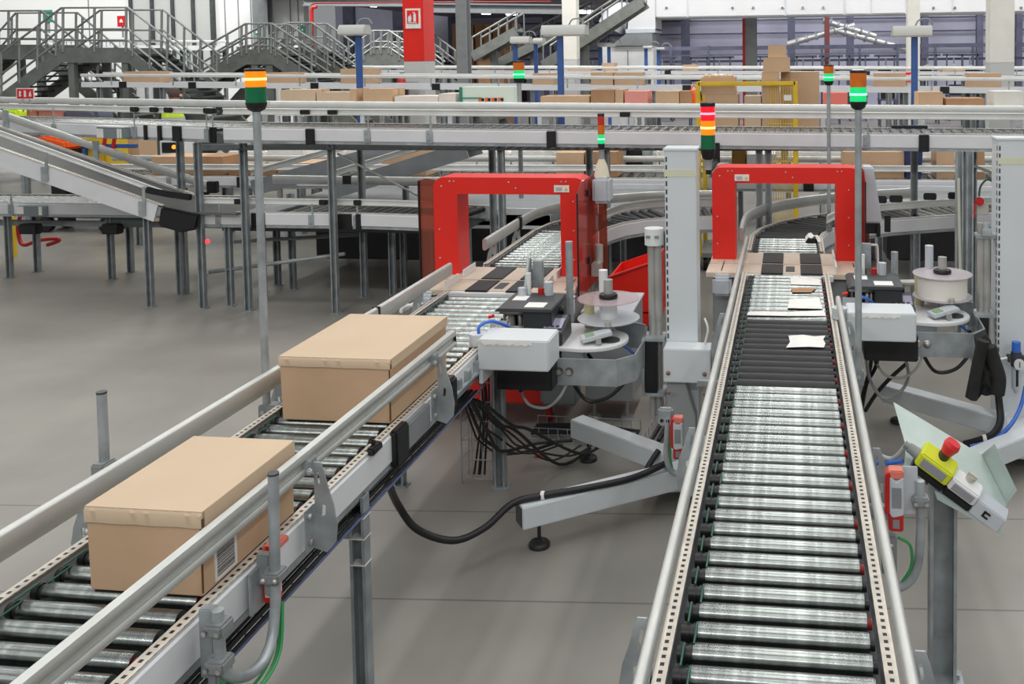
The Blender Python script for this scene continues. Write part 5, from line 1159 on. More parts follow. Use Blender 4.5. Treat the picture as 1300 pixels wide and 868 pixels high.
p = aY(507, 111, 16.6); T = thing('fire_extinguisher', 'red fire extinguisher beside the base of the red pillar', 'fire extinguisher', (p.x, 16.6, .9)); b = MB(); b.lathe([(0, p.z-.35), (.07, p.z-.35), (.08, p.z-.3), (.08, p.z+.12), (.05, p.z+.2), (.02, p.z+.22)], (p.x, 16.7, 0), 14); b.build('cylinder', DRED, T); b = MB(); b.box(p.x-.03, p.x+.06, 16.68, 16.72, p.z+.2, p.z+.27); b.build('valve', BLK, T, .005); b = MB(); b.box(p.x-.02, p.x+.3, 16.78, 16.8, p.z-.3, p.z+.1); b.box(p.x-.04, p.x+.04, 16.78, 16.82, 0, p.z+.1); b.box(p.x-.12, p.x+.12, 16.62, 16.86, 0, .02); b.build('stand', GALV, T)
# ------------------------------------------------------------------ crossover stairs on the left
def crossover(label, Y, xlb, xlt, xrt, xrb, yr, yd, yb, dep=1.0, th=9, posts=7, group='grey crossover stairs'):
    """stairs up, landing, stairs down over the lines; the pixel marks are taken on the plane y = Y"""
    T = thing('crossover_stairs', label, 'stairs', (aY((xlt+xrt)/2, yd, Y).x, Y, 0), group)
    g = lambda x, y, dy=0: aY(x, y, Y)+V((0, dy, 0))
    k = Y/13.
    for dy in (0, dep):
        L0, L1, R1, R0 = g(xlb, yb, dy), g(xlt, yd, dy), g(xrt, yd, dy), g(xrb, yb, dy)
        pts = [p for p in ([L0] if xlb is not None else [])]
        b = MB(); h = .16*k; pth = [L0, L1, R1, R0]; n = 4; vs = []
        for p in pth:
            for q in (0, .04): vs += [p+V((0, q, -h)), p+V((0, q, h*.4))]
        fs = []
        for i in range(3):
            a = i*4; c = a+4
            fs += [(a, c, c+1, a+1), (a+2, a+3, c+3, c+2), (a, a+2, c+2, c), (a+1, c+1, c+3, a+3)]
        fs += [(0, 1, 3, 2), (12, 14, 15, 13)]; b.add(vs, fs); b.build('stringer', PSTEEL, T)
        b = MB(); hh = (g(xlt, yr, dy)-L1); mid = hh*.52; low = hh*.12
        for o in (hh, mid, hh*.27): b.tube([L0+o, L1+o, R1+o, R0+o], .016*k, 6)
        for i in range(4):
            for P0_, P1_ in ((L0, L1), (R1, R0)):
                p = P0_+(P1_-P0_)*((i+.3)/3.6); b.tube([p, p+hh], .017*k, 6)
        for i in range(3): p = L1+(R1-L1)*((i+.05)/2.1); b.tube([p, p+hh], .018*k, 6)
        b.build('handrail', RAILG, T)
    b = MB(); L1, R1 = g(xlt, yd), g(xrt, yd); b.box(L1.x, R1.x, Y+.05, Y+dep-.01, L1.z-.08*k, L1.z-.0*k); b.build('landing', PSTEEL, T)
    for A_, C_ in ((g(xlb, yb), L1), (g(xrb, yb), R1)):
        for i in range(th): p = A_+(C_-A_)*((i+.5)/th); b = MB(); b.box(p.x-.12*k, p.x+.12*k, Y+.042, Y+dep, p.z-.02, p.z+.01); b.build('tread', DGREY, T)
    for x in (L1.x+.1, R1.x-.15):
        for dy in (.02, dep-.1): b = MB(); b.box(x, x+.1*k, Y+dy, Y+dy+.1, 0, L1.z-.08*k); b.build('leg', PSTEEL, T)
    for A_, d_ in ((g(xlb, yb), -1), (g(xrb, yb), 1)):
        C_ = A_+V((d_*max(.01, A_.z), 0, -A_.z)); b = MB(); b.sweep([A_, C_], [(-.03, -.16*k), (.03, -.16*k), (.03, .05), (-.03, .05)]); b.sweep([A_+V((0, dep, 0)), C_+V((0, dep, 0))], [(-.03, -.16*k), (.03, -.16*k), (.03, .05), (-.03, .05)])
        for i in range(8): p = A_+(C_-A_)*((i+.5)/8); b.box(p.x-.12, p.x+.12, Y+.04, Y+dep, p.z-.02, p.z+.01)
        b.build('lower_flight', PSTEEL, T)
    return T
crossover('largest grey crossover stairs at the upper left, before the white wall', 16.2, -5, 78, 162, 240, 10, 66, 128)
crossover('wide grey crossover stairs far behind, crossing at the left edge', 17.7, -90, -30, 52, 130, 14, 62, 130)
crossover('middle grey crossover stairs left of the first blue lamp post', 19.0, 248, 312, 345, 400, 30, 68, 104, .7)
crossover('grey crossover stairs just left of the first blue lamp post, partly hidden', 20.0, 322, 365, 396, 440, 29, 66, 98, .7)
crossover('small far crossover stairs right of the first blue lamp post', 23.0, 440, 474, 494, 530, 39, 68, 92)
crossover('faint far crossover stairs beside the red pillar', 26.0, 470, 512, 530, 565, 40, 66, 92)
for lb, x, y, w, h, Y, m_ in (('green exit sign behind the largest stairs', 60, 20.5, 5.5, 8, 24.5, mat('sign green', (40, 132, 110), .5)), ('red and white fire sign on the white wall left of the grey door', 154, 27, 5, 7, 24.5, DRED), ('green sign on the middle stairs', 384, 38, 2.5, 5, 20, mat('sign green', (40, 132, 110))), ('small green exit sign behind the middle stairs', 326, 41, 3, 3, 24.5, mat('sign green', (40, 132, 110)))):
    q = pb(x-w, y-h, x+w, y+h, Y, .03); T = thing('wall_sign', lb, 'sign', (q[0], Y, q[4])); b = MB(); b.box(*q); b.build('panel', m_, T, .004)
    cx_, cz = (q[0]+q[1])/2, (q[4]+q[5])/2; s_ = (q[1]-q[0])*.2; b = MB(); b.prism([(cx_-s_, cz-s_*.6), (cx_+s_, cz-s_*.6), (cx_+s_*.3, cz+s_*1.2), (cx_-s_*.6, cz+s_)], 'y', Y-.01, Y); b.build('symbol', WHITE, T)
    b = MB(); b.box(cx_-.02, cx_+.02, Y+.03, Y+.06, q[4]-.3, q[5]); b.build('holder', MGREY, T)
# ------------------------------------------------------------------ far conveyor rows
def farline(label, Y, x0, x1, yrail, yp0, yp1, dep, legs, clips=()):
    a = aY(x0, yp0[0], Y); c = aY(x1, yp0[1], Y); T = thing('conveyor_line', label, 'conveyor', (a.x, Y, 0))
    hgt = a.z-aY(x0, yp1[0], Y).z
    b = MB(); b.sweep([a, c], [(-.02, -hgt), (.02, -hgt), (.02, 0), (-.02, 0)]); b.build('side_plate', PLATE, T)
    b = MB(); b.sweep([a+V((0, dep, 0)), c+V((0, dep, 0))], [(-.02, -hgt), (.02, -hgt), (.02, 0), (-.02, 0)]); b.build('side_plate', PLATE, T)
    b = MB(); b.sweep([a+V((0, dep/2, -.02)), c+V((0, dep/2, -.02))], [(-dep/2+.02, -.03), (dep/2-.02, -.03), (dep/2-.02, 0), (-dep/2+.02, 0)]); b.build('bed', MGREY, T)
    r0_ = aY(x0, yrail[0], Y).z-a.z; r1_ = aY(x1, yrail[1], Y).z-c.z
    for dy, dz in ((0, 0), (dep, .015)): MB().sweep([a+V((0, dy-.02, r0_+dz)), c+V((0, dy-.02, r1_+dz))], oval(.03, .055, 10), True).build('guard_rail', ALUW, T)
    n = 8
    b = MB()
    for i in range(14): p = a+(c-a)*((i+.5)/14); b.box(p.x-.012, p.x+.012, p.y-.022, p.y-.015, p.z-.05, p.z+r0_); b.box(p.x-.012, p.x+.012, p.y+dep+.015, p.y+dep+.022, p.z-.05, p.z+r0_)
    b.build('rail_posts', GALV, T)
    for px in legs:
        X = aY(px, 110, Y).x; zz = a.z+(c.z-a.z)*(X-a.x)/(c.x-a.x)
        for dy in (.03, dep-.03): b = MB(); channel(b, X, Y+dy, 0, zz-hgt, .08, .06); b.build('leg', GALVD, T)
    for px in clips: X = aY(px, 107, Y).x; zz = a.z+(c.z-a.z)*(X-a.x)/(c.x-a.x); b = MB(); b.box(X-.07, X+.07, Y-.03, Y-.015, zz-hgt-.01, zz+.01); b.build('joint_cover', BLK, T)
    return T, a, c
FL, fa, fc = farline('high far conveyor crossing the whole picture behind the packing area', 15.2, 104, 1330, (95.5, 101), (104, 111.5), (110.5, 118), .55, (125, 205, 375, 400, 484, 500, 567, 823, 830, 1000, 1150, 1236, 1248), (157, 245, 400, 554, 872, 1199))
FG, ga, gc = farline('second far conveyor, just above and behind the first far row', 21.0, 330, 1330, (85.5, 87), (89, 91.5), (92.5, 95), .55, (420, 560, 700, 820, 900, 1020, 1130, 1230), (470, 594, 848, 1100))
FH, ha, hc = farline('far left conveyor behind the stairs, before the white wall', 23.0, 60, 300, (52, 53), (57, 58), (63, 64), .6, (90, 140, 185, 215, 240, 270))
def zline(A_, C_, X): return A_.z+(C_.z-A_.z)*(X-A_.x)/(C_.x-A_.x)
def on_line(label, A_, C_, x0, x1, ytop, Y, dep=.4, m_=CARD, group='cartons on the far conveyor'):
    q = pb(x0, ytop, x1, ytop+5, Y, dep); z0 = zline(A_, C_, q[0])-.02
    return carton('carton', label, q[0], q[1], Y, Y+dep, z0, max(q[5], z0+.08), group, m=m_, tape=False)
for x0, x1, yt, lb in ((156, 202, 90.5, 'below the big stairs landing'), (337, 376, 92, 'right of the left stack light'), (432, 473, 87, 'passing behind the first blue lamp post'), (676, 702, 93, 'left of the second blue lamp post'), (750, 778, 92, 'right of the second blue lamp post'), (780, 815, 92, 'second from the second blue lamp post'), (1111, 1150, 93, 'left of the right blue lamp post'), (1230, 1271, 93, 'under the broad white pillar')):
    on_line('long low carton on the far conveyor, '+lb, fa, fc, x0, x1, yt, 15.45, .35)
for x0, x1, yt, lb in ((764, 780, 80, 'stacked high left of the white cabinet'), (720, 750, 85, 'beside the plain white pillar'), (1196, 1224, 86, 'right of the right lamp post'), (866, 885, 82, 'below the white duct')):
    on_line('small carton on the second far conveyor, '+lb, ga, gc, x0, x1, yt, 21.25, .4, group='cartons on the second far conveyor')
# brown pallet loads in the far hall
for i, (x0, x1, yt, yb, lb) in enumerate(((574, 601, 29, 66, 'left'), (603, 624, 29, 66, 'middle'), (626, 650, 28, 66, 'right'), (606, 640, 62, 84, 'front lower'))):
    T = thing('pallet_load', 'tall brown wrapped pallet load in the far hall, %s one of the group' % lb, 'pallet load', (aY((x0+x1)/2, yb, 30+i*.0).x, 30, 0), 'pallet loads in the far hall')
    q = pb(x0, yt, x1, yb, 30-2*(i == 3), 1.0); n = 3; h = (q[5]-.0)/n
    for k in range(n):
        for j in range(2):
            w = (q[1]-q[0])/2; b = MB(); b.box(q[0]+j*w+.01, q[0]+(j+1)*w-.01, q[2], q[3], k*h+.12*(k == 0), (k+1)*h-.015); b.build('box_block', CARDB, T, .01)
    b = MB()
    for j in range(5): b.box(q[0]+(q[1]-q[0])*j/5, q[0]+(q[1]-q[0])*(j+.7)/5, q[2], q[3], .08, .12)
    for j in range(3): b.box(q[0]+(q[1]-q[0])*(j*.42), q[0]+(q[1]-q[0])*(j*.42+.14), q[2], q[3], 0, .08)
    b.build('pallet', CARD, T)
# far workstations
random.seed(21)
spots = [(660, 'left of the white pillar'), (752, 'right of the white pillar'), (842, 'under the duct end'), (885, 'left of the thin red pipe'), (915, 'beside the thin red pipe'), (975, 'behind the carton stack'), (1022, 'left of the red post'), (1056, 'behind the small right stack light'), (1090, 'right of the small right stack light'), (1128, 'left of the slim white pillar'), (1182, 'right of the slim white pillar'), (1216, 'left of the broad white pillar'), (1236, 'beside the broad white pillar'), (425, 'left of the first blue lamp post'), (630, 'below the pallet loads')]
for i, (px, lb) in enumerate(spots):
    Y = 31+(i % 3)*1.3; q = pb(px-12, 70, px+12, 88, Y, .7); T = thing('workstation', 'dark packing workstation in the far hall, '+lb, 'workstation', ((q[0]+q[1])/2, Y, 0), 'workstations in the far hall')
    b = MB(); b.box(q[0], q[1], Y, Y+.7, .85, .9); 
    b.build('table_top', LAVD, T)
    for x in (q[0]+.02, q[1]-.07): b = MB(); b.box(x, x+.05, Y+.02, Y+.07, 0, .85); b.box(x, x+.05, Y+.6, Y+.65, 0, 2.3); b.build('frame', LAVD, T)
    b = MB(); b.box(q[0]-.1, q[1]+.1, Y+.6, Y+.66, 2.25, 2.33); b.build('top_bar', LAVD, T)
    b = MB(); x = (q[0]+q[1])/2+random.uniform(-.15, .15); b.box(x-.22, x+.22, Y+.3, Y+.34, 1.5, 1.85); b.box(x-.03, x+.03, Y+.3, Y+.34, .9, 1.5); mo = b.build('monitor', BGLASS, T, .01)
    if i in (4, 8): b = MB(); b.box(x-.2, x+.2, Y+.29, Y+.3, 1.52, 1.83); b.build('lit_screen', lamp('screen lit', (225, 228, 255), 1.6), mo)
    b = MB(); x = q[0]+.25; b.cyl((x, Y+.4, 2.2), (x, Y+.4, 1.95), .03, n=6); b.lathe([(.03, 1.98), (.2, 1.9), (.2, 1.87), (0, 1.87)], (x, Y+.4, 0), 12); b.build('hanging_scale', MGREY, T)
    b = MB(); b.box(q[0]+.1, q[0]+.5, Y+.2, Y+.6, .9, 1.25); b.build('printer', BLK, T, .02)
T = thing('sorter_line', 'long dark sorter line across the far hall under the white duct', 'conveyor', (0, 34.5, 0))
for y0_, y1_, nm, m_ in ((66, 70, 'upper_track', LAVD), (72, 80, 'side_panel', mat('sorter dark', (62, 62, 76), .6)), (58.5, 59.6, 'top_rail', LAVD)):
    q = pb(838, y0_, 1330, y1_, 34.5, .6); b = MB(); b.box(*q); b.build(nm, m_, T)
for px in range(850, 1330, 48): q = pb(px, 58, px+3, 90, 34.4, .1); b = MB(); b.box(q[0], q[1], q[2], q[3], 0, q[5]); b.build('leg', LAVD, T)
# ------------------------------------------------------------------ packing stations: rack with cartons seen above the high rail
T = thing('storage_rack', 'long white rack behind the high conveyor carrying cartons', 'rack', (-2, 13.0, 0))
xa_, xb_ = aY(352, 120, 13).x, aY(1300, 120, 13).x
for z in (.55, 1.05, 1.62): b = MB(); b.box(xa_, xb_, 12.95, 13.65, z-.05, z); b.build('shelf', WARMW, T, .004)
for i in range(9):
    x = xa_+(xb_-xa_)*i/8
    for y in (12.96, 13.6): b = MB(); b.box(x-.03, x+.03, y, y+.05, 0, 1.66); b.build('upright', PLATEB, T)
def rackbox(label, x0, x1, yt, m_=CARD, Y=13.05, dep=.45, base=1.62, nm='carton', tape=True):
    q = pb(x0, yt, x1, yt+10, Y, dep); return carton(nm, label, q[0], q[1], Y, Y+dep, base, max(q[5], base+.06), 'cartons on the white rack', m=m_, tape=tape)
WB = mat('white board box', (226, 216, 206), .7, 0, .03, 4); PINKB = mat('pink white box', (226, 150, 140), .7)
rackbox('film-wrapped carton on the rack, first from the left', 356, 400, 114, CARDT)
rackbox('film-wrapped carton on the rack, second from the left', 402, 444, 117, CARDT)
rackbox('carton on the rack just left of the first blue lamp post', 444, 452, 113, CARD)
rackbox('brown carton on the rack right of the first blue lamp post', 461, 498, 113, CARD)
o1 = rackbox('white carton with dark blue squares on the rack, below the red pillar', 501, 556, 122, WB, tape=False)
o2 = rackbox('white carton with chequered blue squares on the rack, right of the red pillar', 557, 578, 119, WB, tape=False)
for o, xs_ in ((o1, (.08, .85)), (o2, (.1, .35, .6, .85))):
    q = o.location; b = MB()
    for i, t in enumerate(xs_):
        W_ = .34 if o is o1 else .12
        b.box(-W_+t*2*W_-.035, -W_+t*2*W_+.035, -.2265, -.225, .03+.05*(i % 2), .075+.05*(i % 2))
    k = b.build('blue_square', NAVY, None, loc=(0, 0, 0)); k.parent = o
T = thing('label_cabinet', 'white and green shelf board with red and black labels on the rack', 'shelf', (aY(615, 120, 13.1).x, 13.1, 1.62))
q = pb(584, 110, 652, 136, 13.1, .3); b = MB(); b.box(q[0], q[1], 13.1, 13.4, 1.62, q[5]); bb = b.build('board', mat('pale green board', (214, 226, 214), .6), T, .005)
b = MB()
for i in range(4):
    for j in range(2):
        x = q[0]+(q[1]-q[0])*(.35+.12*i); z = 1.66+.1*j; b.box(x, x+.04, 13.09, 13.1, z, z+.05)
b.build('red_label', ORANGE, bb)
b = MB()
for i in range(4):
    for j in range(2):
        x = q[0]+(q[1]-q[0])*(.35+.12*i)+.045; z = 1.66+.1*j; b.box(x, x+.035, 13.09, 13.1, z, z+.045)
b.build('black_label', BLK, bb)
b = MB(); b.box(q[0], q[0]+.04, 13.08, 13.1, 1.62, q[5]); b.box(q[0]+.04, q[0]+.32, 13.085, 13.1, 1.8, 1.815); b.build('green_strip', mat('sign green', (40, 132, 110)), bb)
rackbox('brown carton with white label on the rack right of centre', 750, 780, 114, CARDB)
rackbox('narrow brown carton on the rack touching the labelled one', 781, 791, 114, CARD)
rackbox('white carton with pinkish top on the rack right of centre', 793, 822, 116, PINKB, tape=False)
rackbox('low brown carton on the rack left of the yellow cart', 832, 862, 116, CARD)
rackbox('brown carton on the rack left of the yellow cart, second one', 863, 878, 116, CARDB)
rackbox('large brown carton on the rack right of the right blue lamp post', 1166, 1197, 117, CARD)
rackbox('small brown carton on the rack, beyond the large one at the right', 1201, 1250, 125, CARDB)
rackbox('white carton with blue and yellow marks at the right end of the rack', 1262, 1300, 116, WARMW, tape=False)
rackbox('red and white carton on the rack between the two right stack lights', 1046, 1076, 118, mat('red white carton', (222, 120, 110), .7), tape=False)
rackbox('flat brown carton on the rack behind the small left stack light', 686, 748, 122, CARD)
p = aY(880, 114, 13.1); T = thing('orange_bag', 'bright orange bag standing on the rack beside the left post of the yellow cart', 'bag', (p.x, 13.2, 1.62))
b = MB(); h = p.z-1.62; b.lathe([(0, 1.62), (.07, 1.62), (.1, 1.62+h*.3), (.09, 1.62+h*.7), (.05, 1.62+h*.95), (0, 1.62+h)], (p.x, 13.2, 0), 14); b.build('bag_body', ORANGE, T); b = MB(); b.tube(bez([(p.x-.05, 13.2, p.z-.02), (p.x, 13.2, p.z+.06), (p.x+.05, 13.2, p.z-.02)], 4), .01, 6); b.build('strap', ORANGE, T)
# yellow mesh cart with the carton stack
Yc = 10.35
q0 = aY(886, 104, Yc); q1 = aY(1010, 104, Yc)
T = thing('roll_cart', 'yellow framed mesh cart holding the tall pile of cartons', 'cart', ((q0.x+q1.x)/2, Yc+.3, 0))
zt_ = q0.z
b = MB()
for x in (q0.x, q1.x):
    for y in (Yc, Yc+.75): b.box(x-.025, x+.025, y-.02, y+.02, .15, zt_)
b.box(q0.x, q1.x, Yc-.02, Yc+.02, zt_-.045, zt_); b.box(q0.x-.02, q0.x+.02, Yc, Yc+.75, zt_-.045, zt_); b.build('frame', YEL, T, .006)
b = MB(); xm = aY(975, 110, Yc).x
for i in range(12): x = xm+(q1.x-xm)*i/11; b.tube([(x, Yc, .3), (x, Yc, zt_-.04)], .004, 5)
for i in range(9): z = .4+(zt_-.45)*i/8; b.tube([(xm, Yc, z), (q1.x, Yc, z)], .004, 5)
b.build('wire_mesh', YEL, T)
b = MB(); b.box(q0.x, q1.x, Yc, Yc+.75, 1.38, 1.42); b.box(q0.x, q1.x, Yc, Yc+.75, .15, .2); b.build('deck', mat('deck grey', (150, 150, 146), .5), T)
for x in (q0.x+.06, q1.x-.06):
    for y in (Yc+.06, Yc+.69): b = MB(); b.cyl((x-.02, y, .07), (x+.02, y, .07), .07, n=16); b.box(x-.03, x+.03, y-.03, y+.03, .14, .16); b.build('caster', BLK, T)
p = aY(1000, 124, Yc-.02); b = MB(); b.box(p.x-.04, p.x+.04, Yc-.03, Yc-.022, p.z-.03, p.z+.03); b.build('label', PAPER, T)
def cartbox(label, x0, x1, yt, base, Y=None, dep=.36, m_=CARD, rz=0.):
    Y = Y or Yc+.08; q = pb(x0, yt, x1, yt+10, Y, dep); return carton('carton', label, q[0], q[1], Y, Y+dep, base, q[5], 'cartons piled on the yellow cart', m=m_, tape=False, rz=rz), q[5]
c1, z1_ = cartbox('lower left carton on the yellow cart', 895, 937, 119.5, 1.42)
c2, z2_ = cartbox('filled open carton on top of the left pile on the yellow cart', 890, 933, 98, z1_)
q = pb(892, 96, 931, 98.5, Yc+.1, .32); random.seed(4)
for i in range(5): x = q[0]+(q[1]-q[0])*(i+.5)/5; b = MB(); b.lathe([(0, z2_), (.03, z2_), (.036, z2_+.015), (.02, z2_+.03), (0, z2_+.035)], (x, Yc+.2+.05*(i % 2), 0), 8); tag(b.build('packed_pouch', CARDT, None, loc=(0, 0, 0)), 'pale pouch on top of the filled carton at the left, %s of five' % ('first', 'second', 'third', 'fourth', 'fifth')[i], 'pouch', 'pouches in the open carton')
cartbox('large square carton at the right of the yellow cart', 991, 1040, 91, 1.42, Yc+.3)
c3, z3_ = cartbox('middle carton on the yellow cart, base of the tall pile', 967, 989, 91.5, 1.42, Yc+.06)
c4, z4_ = cartbox('wide carton second from top of the tall pile', 969, 1003, 73, z3_, Yc+.06)
cartbox('small carton on the very top of the tall pile', 975, 998, 57, z4_, Yc+.1, .28)
cartbox('low carton bundle in front on the yellow cart', 945, 966, 122, 1.42, Yc+.05, m_=CARDT)
# ------------------------------------------------------------------ blue lamp posts
def lampost(label, px, Y, yb, hx0, hx1, hy0, hy1, w=.09, group='blue lamp posts at the packing stations'):
    p = aY(px, (hy1), Y); T = thing('lamp_post', label, 'lamp', (p.x, Y, 0), group)
    b = MB(); b.box(p.x-w/2, p.x+w/2, Y-.03, Y+.03, 0, p.z+.05); b.box(p.x-w, p.x+w, Y-.08, Y+.08, 0, .015); b.build('post', BLUE, T, .006)
    q = pb(hx0, hy0, hx1, hy1, Y-.15, .3); b = MB(); zc = (q[4]+q[5])/2; h = (q[5]-q[4])
    b.prism([(q[2], q[4]), (q[3], q[4]), (q[3], q[4]+h*.45), (q[3]-.06, q[5]), (q[2]+.06, q[5]), (q[2], q[4]+h*.45)], 'x', q[0], q[1]); hd = b.build('lamp_head', mat('lamp head grey', (186, 188, 184), .5), T, .006)
    b = MB(); b.box(q[0]+.03, q[1]-.03, q[2]+.03, q[3]-.03, q[4]-.012, q[4]); b.build('diffuser', mat('diffuser white', (232, 230, 220), .5), hd)
    b = MB(); x = q[0]+(q[1]-q[0])*.6; b.tube(bez([(x, Y, q[5]), (x+.05, Y, q[5]+.08), (x+.18, Y, q[5]+.09), (x+.24, Y, q[5]+.01)], 5), .012, 6); b.build('cable', MGREY, T)
    return T
lampost('blue lamp post with grey lamp head at left, before the stairs', 455, 13.9, 150, 428, 461, 31, 44)
lampost('tall blue lamp post with grey lamp head left of centre, before the white pillar', 711, 13.9, 150, 686, 742, 31, 45)
lampost('tall blue lamp post with grey lamp head at right, before the slim pillar', 1161, 13.9, 150, 1134, 1184, 32, 46)
lampost('small blue lamp post behind the small left stack light', 654, 17.5, 150, 647, 671, 46, 55, .08)
lampost('small blue lamp post just right of the small left stack light', 680, 18.5, 150, 676, 688, 48, 55, .07)
lampost('far blue lamp post left of the white cabinet', 762, 23.2, 150, 758, 774, 54, 59, .1)
lampost('far blue lamp post before the white cabinet', 773, 22.8, 150, 768, 780, 55, 59, .08)
lampost('far blue lamp post right of the white cabinet, under the hood', 820, 22.8, 150, 816, 828, 58, 61, .08)
lampost('far blue lamp post at the end of the white duct', 836, 23, 150, 832, 843, 60, 63, .09)
# ------------------------------------------------------------------ things glimpsed below the high conveyor, on the second low row
def lowbox(label, x0, x1, yt, Y=11.25, base=.92, m_=CARD, dep=.45, **k):
    q = pb(x0, yt, x1, yt+6, Y, dep); return carton('carton', label, q[0], q[1], Y, Y+dep, base, max(q[5], base+.05), 'cartons on the second low row', m=m_, tape=False, **k)
lowbox('long brown carton on the second row, under the drive box', 192, 250, 199)
lowbox('brown carton on the second row, touching the long one at left', 252, 283, 199, m_=CARDB)
lowbox('wide brown carton in front of the left pole on the second row', 290, 350, 213, base=.92, m_=CARDB)
lowbox('brown carton on the second row right of the left pole', 353, 400, 207)
lowbox('slanted tall brown carton on the second row behind the tie rod', 484, 540, 186)
lowbox('brown carton on the second row left of centre', 706, 741, 194)
lowbox('brown carton on the second row left of centre, right neighbour', 743, 783, 193, m_=CARDB)
lowbox('big open brown carton on the second row, right of the right arch', 1070, 1148, 193)
lowbox('brown carton on the second row between the slotted posts', 1189, 1212, 189)
lowbox('brown carton on the second row near the right column', 1236, 1250, 191, m_=CARDB)
lowbox('dark yellow carton on the second row above the right arch, left part', 929, 946, 188, m_=mat('ochre carton', (134, 100, 44), .8))
lowbox('white carton with print on the second row above the right arch', 948, 985, 196, m_=WHITE)
lowbox('tan carton on the second row behind the right arch top', 992, 1000, 188, m_=CARDT)
q = pb(1148, 186, 1172, 210, 11.2, .4); T = thing('tote', 'navy blue tote on the second row right of the big open carton', 'crate', (q[0], 11.2, .92)); b = MB(); b.prism([(q[0]+.02, .92), (q[1]-.02, .92), (q[1], q[5]), (q[0], q[5])], 'y', 11.2, 11.6); b.build('body', NAVY, T, .008); b = MB(); b.box(q[0]-.01, q[1]+.01, 11.18, 11.62, q[5]-.03, q[5]); b.build('rim', NAVY, T, .005)
q = pb(203, 178, 230, 199, 11.9, .3); T = thing('monitor', 'white box with dark window and orange light under the high conveyor at left', 'monitor', (q[0], 11.9, q[4])); b = MB(); b.box(q[0], q[1], 11.9, 12.2, .92, q[5]); b.build('case', WHITE, T, .01); b = MB(); b.box(q[0]+.04, q[1]-.04, 11.89, 11.9, q[5]-.17, q[5]-.03); k = b.build('window', BGLASS, T); b = MB(); b.cyl((q[1]-.1, 11.89, q[5]-.09), (q[1]-.1, 11.88, q[5]-.09), .03, n=12); b.build('orange_light', lamp('orange dot', (255, 160, 50), 1.2), k)
q = pb(792, 185, 815, 208, 12.0, .4); T = thing('chute_bin', 'dark chute between grey panels on the second row, centre', 'bin', (q[0], 12, .9)); b = MB(); b.box(q[0], q[1], 12.2, 12.5, .9, q[5]); b.build('body', BLK, T, .01); b = MB(); b.prism([(q[0]-.06, .9), (q[0], .9), (q[0]+.02, q[5]), (q[0]-.06, q[5])], 'y', 12.1, 12.5); b.prism([(q[1], .9), (q[1]+.1, .9), (q[1]+.1, q[5]), (q[1]-.02, q[5])], 'y', 12.1, 12.5); b.build('side_panel', MGREY, T)
# white packing tables with paper packs behind the second row
for i, (x0, x1, yt, lb) in enumerate(((285, 385, 186, 'left'), (395, 480, 184, 'left of the tie rod'), (560, 690, 190, 'behind the left arch'), (820, 852, 186, 'left of the middle column'), (1086, 1150, 187, 'right of the right arch'))):
    Y = 12.15+.02*i; q = pb(x0, yt, x1, yt+8, Y, .55); T = thing('packing_table', 'white packing table piled with white paper sacks, '+lb, 'table', ((q[0]+q[1])/2, Y+.3, 0), 'white packing tables')
    b = MB(); b.box(q[0], q[1], Y, Y+.55, .86, .9); b.build('table_top', WHITE, T, .005)
    for x in (q[0]+.02, q[1]-.07):
        for y in (Y+.02, Y+.48): b = MB(); b.box(x, x+.05, y, y+.05, 0, .86); b.build('leg', MGREY, T)
    n = max(2, int((q[1]-q[0])/.4)); w = (q[1]-q[0])/n
    for k in range(n):
        h = max(.1, (q[5]-.9)*(.8+.2*((k*7) % 3)/2)); b = MB(); x = q[0]+w*k
        b.prism(rrect(x+.01, x+w-.01, .9, .9+h, .04, 4, (1, 1, 1, 1)), 'y', Y+.05, Y+.5); o = tag(b.build('paper_sack', PAPER, None, .02, loc=(0, 0, 0)), '%s white sack on the table %s' % (('first', 'second', 'third', 'fourth', 'fifth', 'sixth')[k], lb), 'sack', 'white sacks on the packing tables')
# left stuff behind the angled conveyor
q = pb(24, 138, 126, 160, 12.55, .7); T = thing('side_table', 'high grey table at the far left carrying the pink crates and the sack', 'table', (q[0], 12.55, 0)); b = MB(); b.box(q[0], q[1], 12.55, 13.25, 1.26, 1.3); b.build('table_top', MGREY, T, .004)
for x in (q[0]+.03, q[1]-.08):
    for y in (12.58, 13.17): b = MB(); b.box(x, x+.05, y, y+.05, 0, 1.26); b.build('leg', GALVD, T)
q = pb(28, 138, 68, 160, 12.6, .5); 
for k in range(2):
    w = (q[1]-q[0])/2; T = thing('crate', ('left', 'right')[k]+' one of two dusty pink crates at the far left behind the high rail', 'crate', (q[0]+w*k, 12.6, 1.2), 'pink crates'); b = MB(); b.box(q[0]+w*k+.01, q[0]+w*(k+1)-.01, 12.6, 13.1, 1.3, q[5]); b.build('body', mat('dusty pink', (186, 122, 108), .7), T, .01); b = MB(); b.box(q[0]+w*k, q[0]+w*(k+1), 12.59, 13.11, q[5]-.04, q[5]); b.build('rim', mat('dusty pink', (186, 122, 108)), T, .006)
q = pb(72, 138, 122, 160, 12.8, .5); T = thing('sack', 'dark grey and navy full sack behind the high rail at left', 'sack', (q[0], 12.8, 0)); b = MB(); b.prism(rrect(q[0], q[1], 1.3, q[5], .12, 5, (0, 0, 1, 1)), 'y', 12.8, 13.2); b.build('body', mat('slate cloth', (86, 92, 108), .8, 0, .1, 4), T, .05); b = MB(); b.box(q[0]+.02, q[0]+.12, 12.78, 12.8, 1.32, q[5]-.05); b.build('navy_band', NAVY, T)
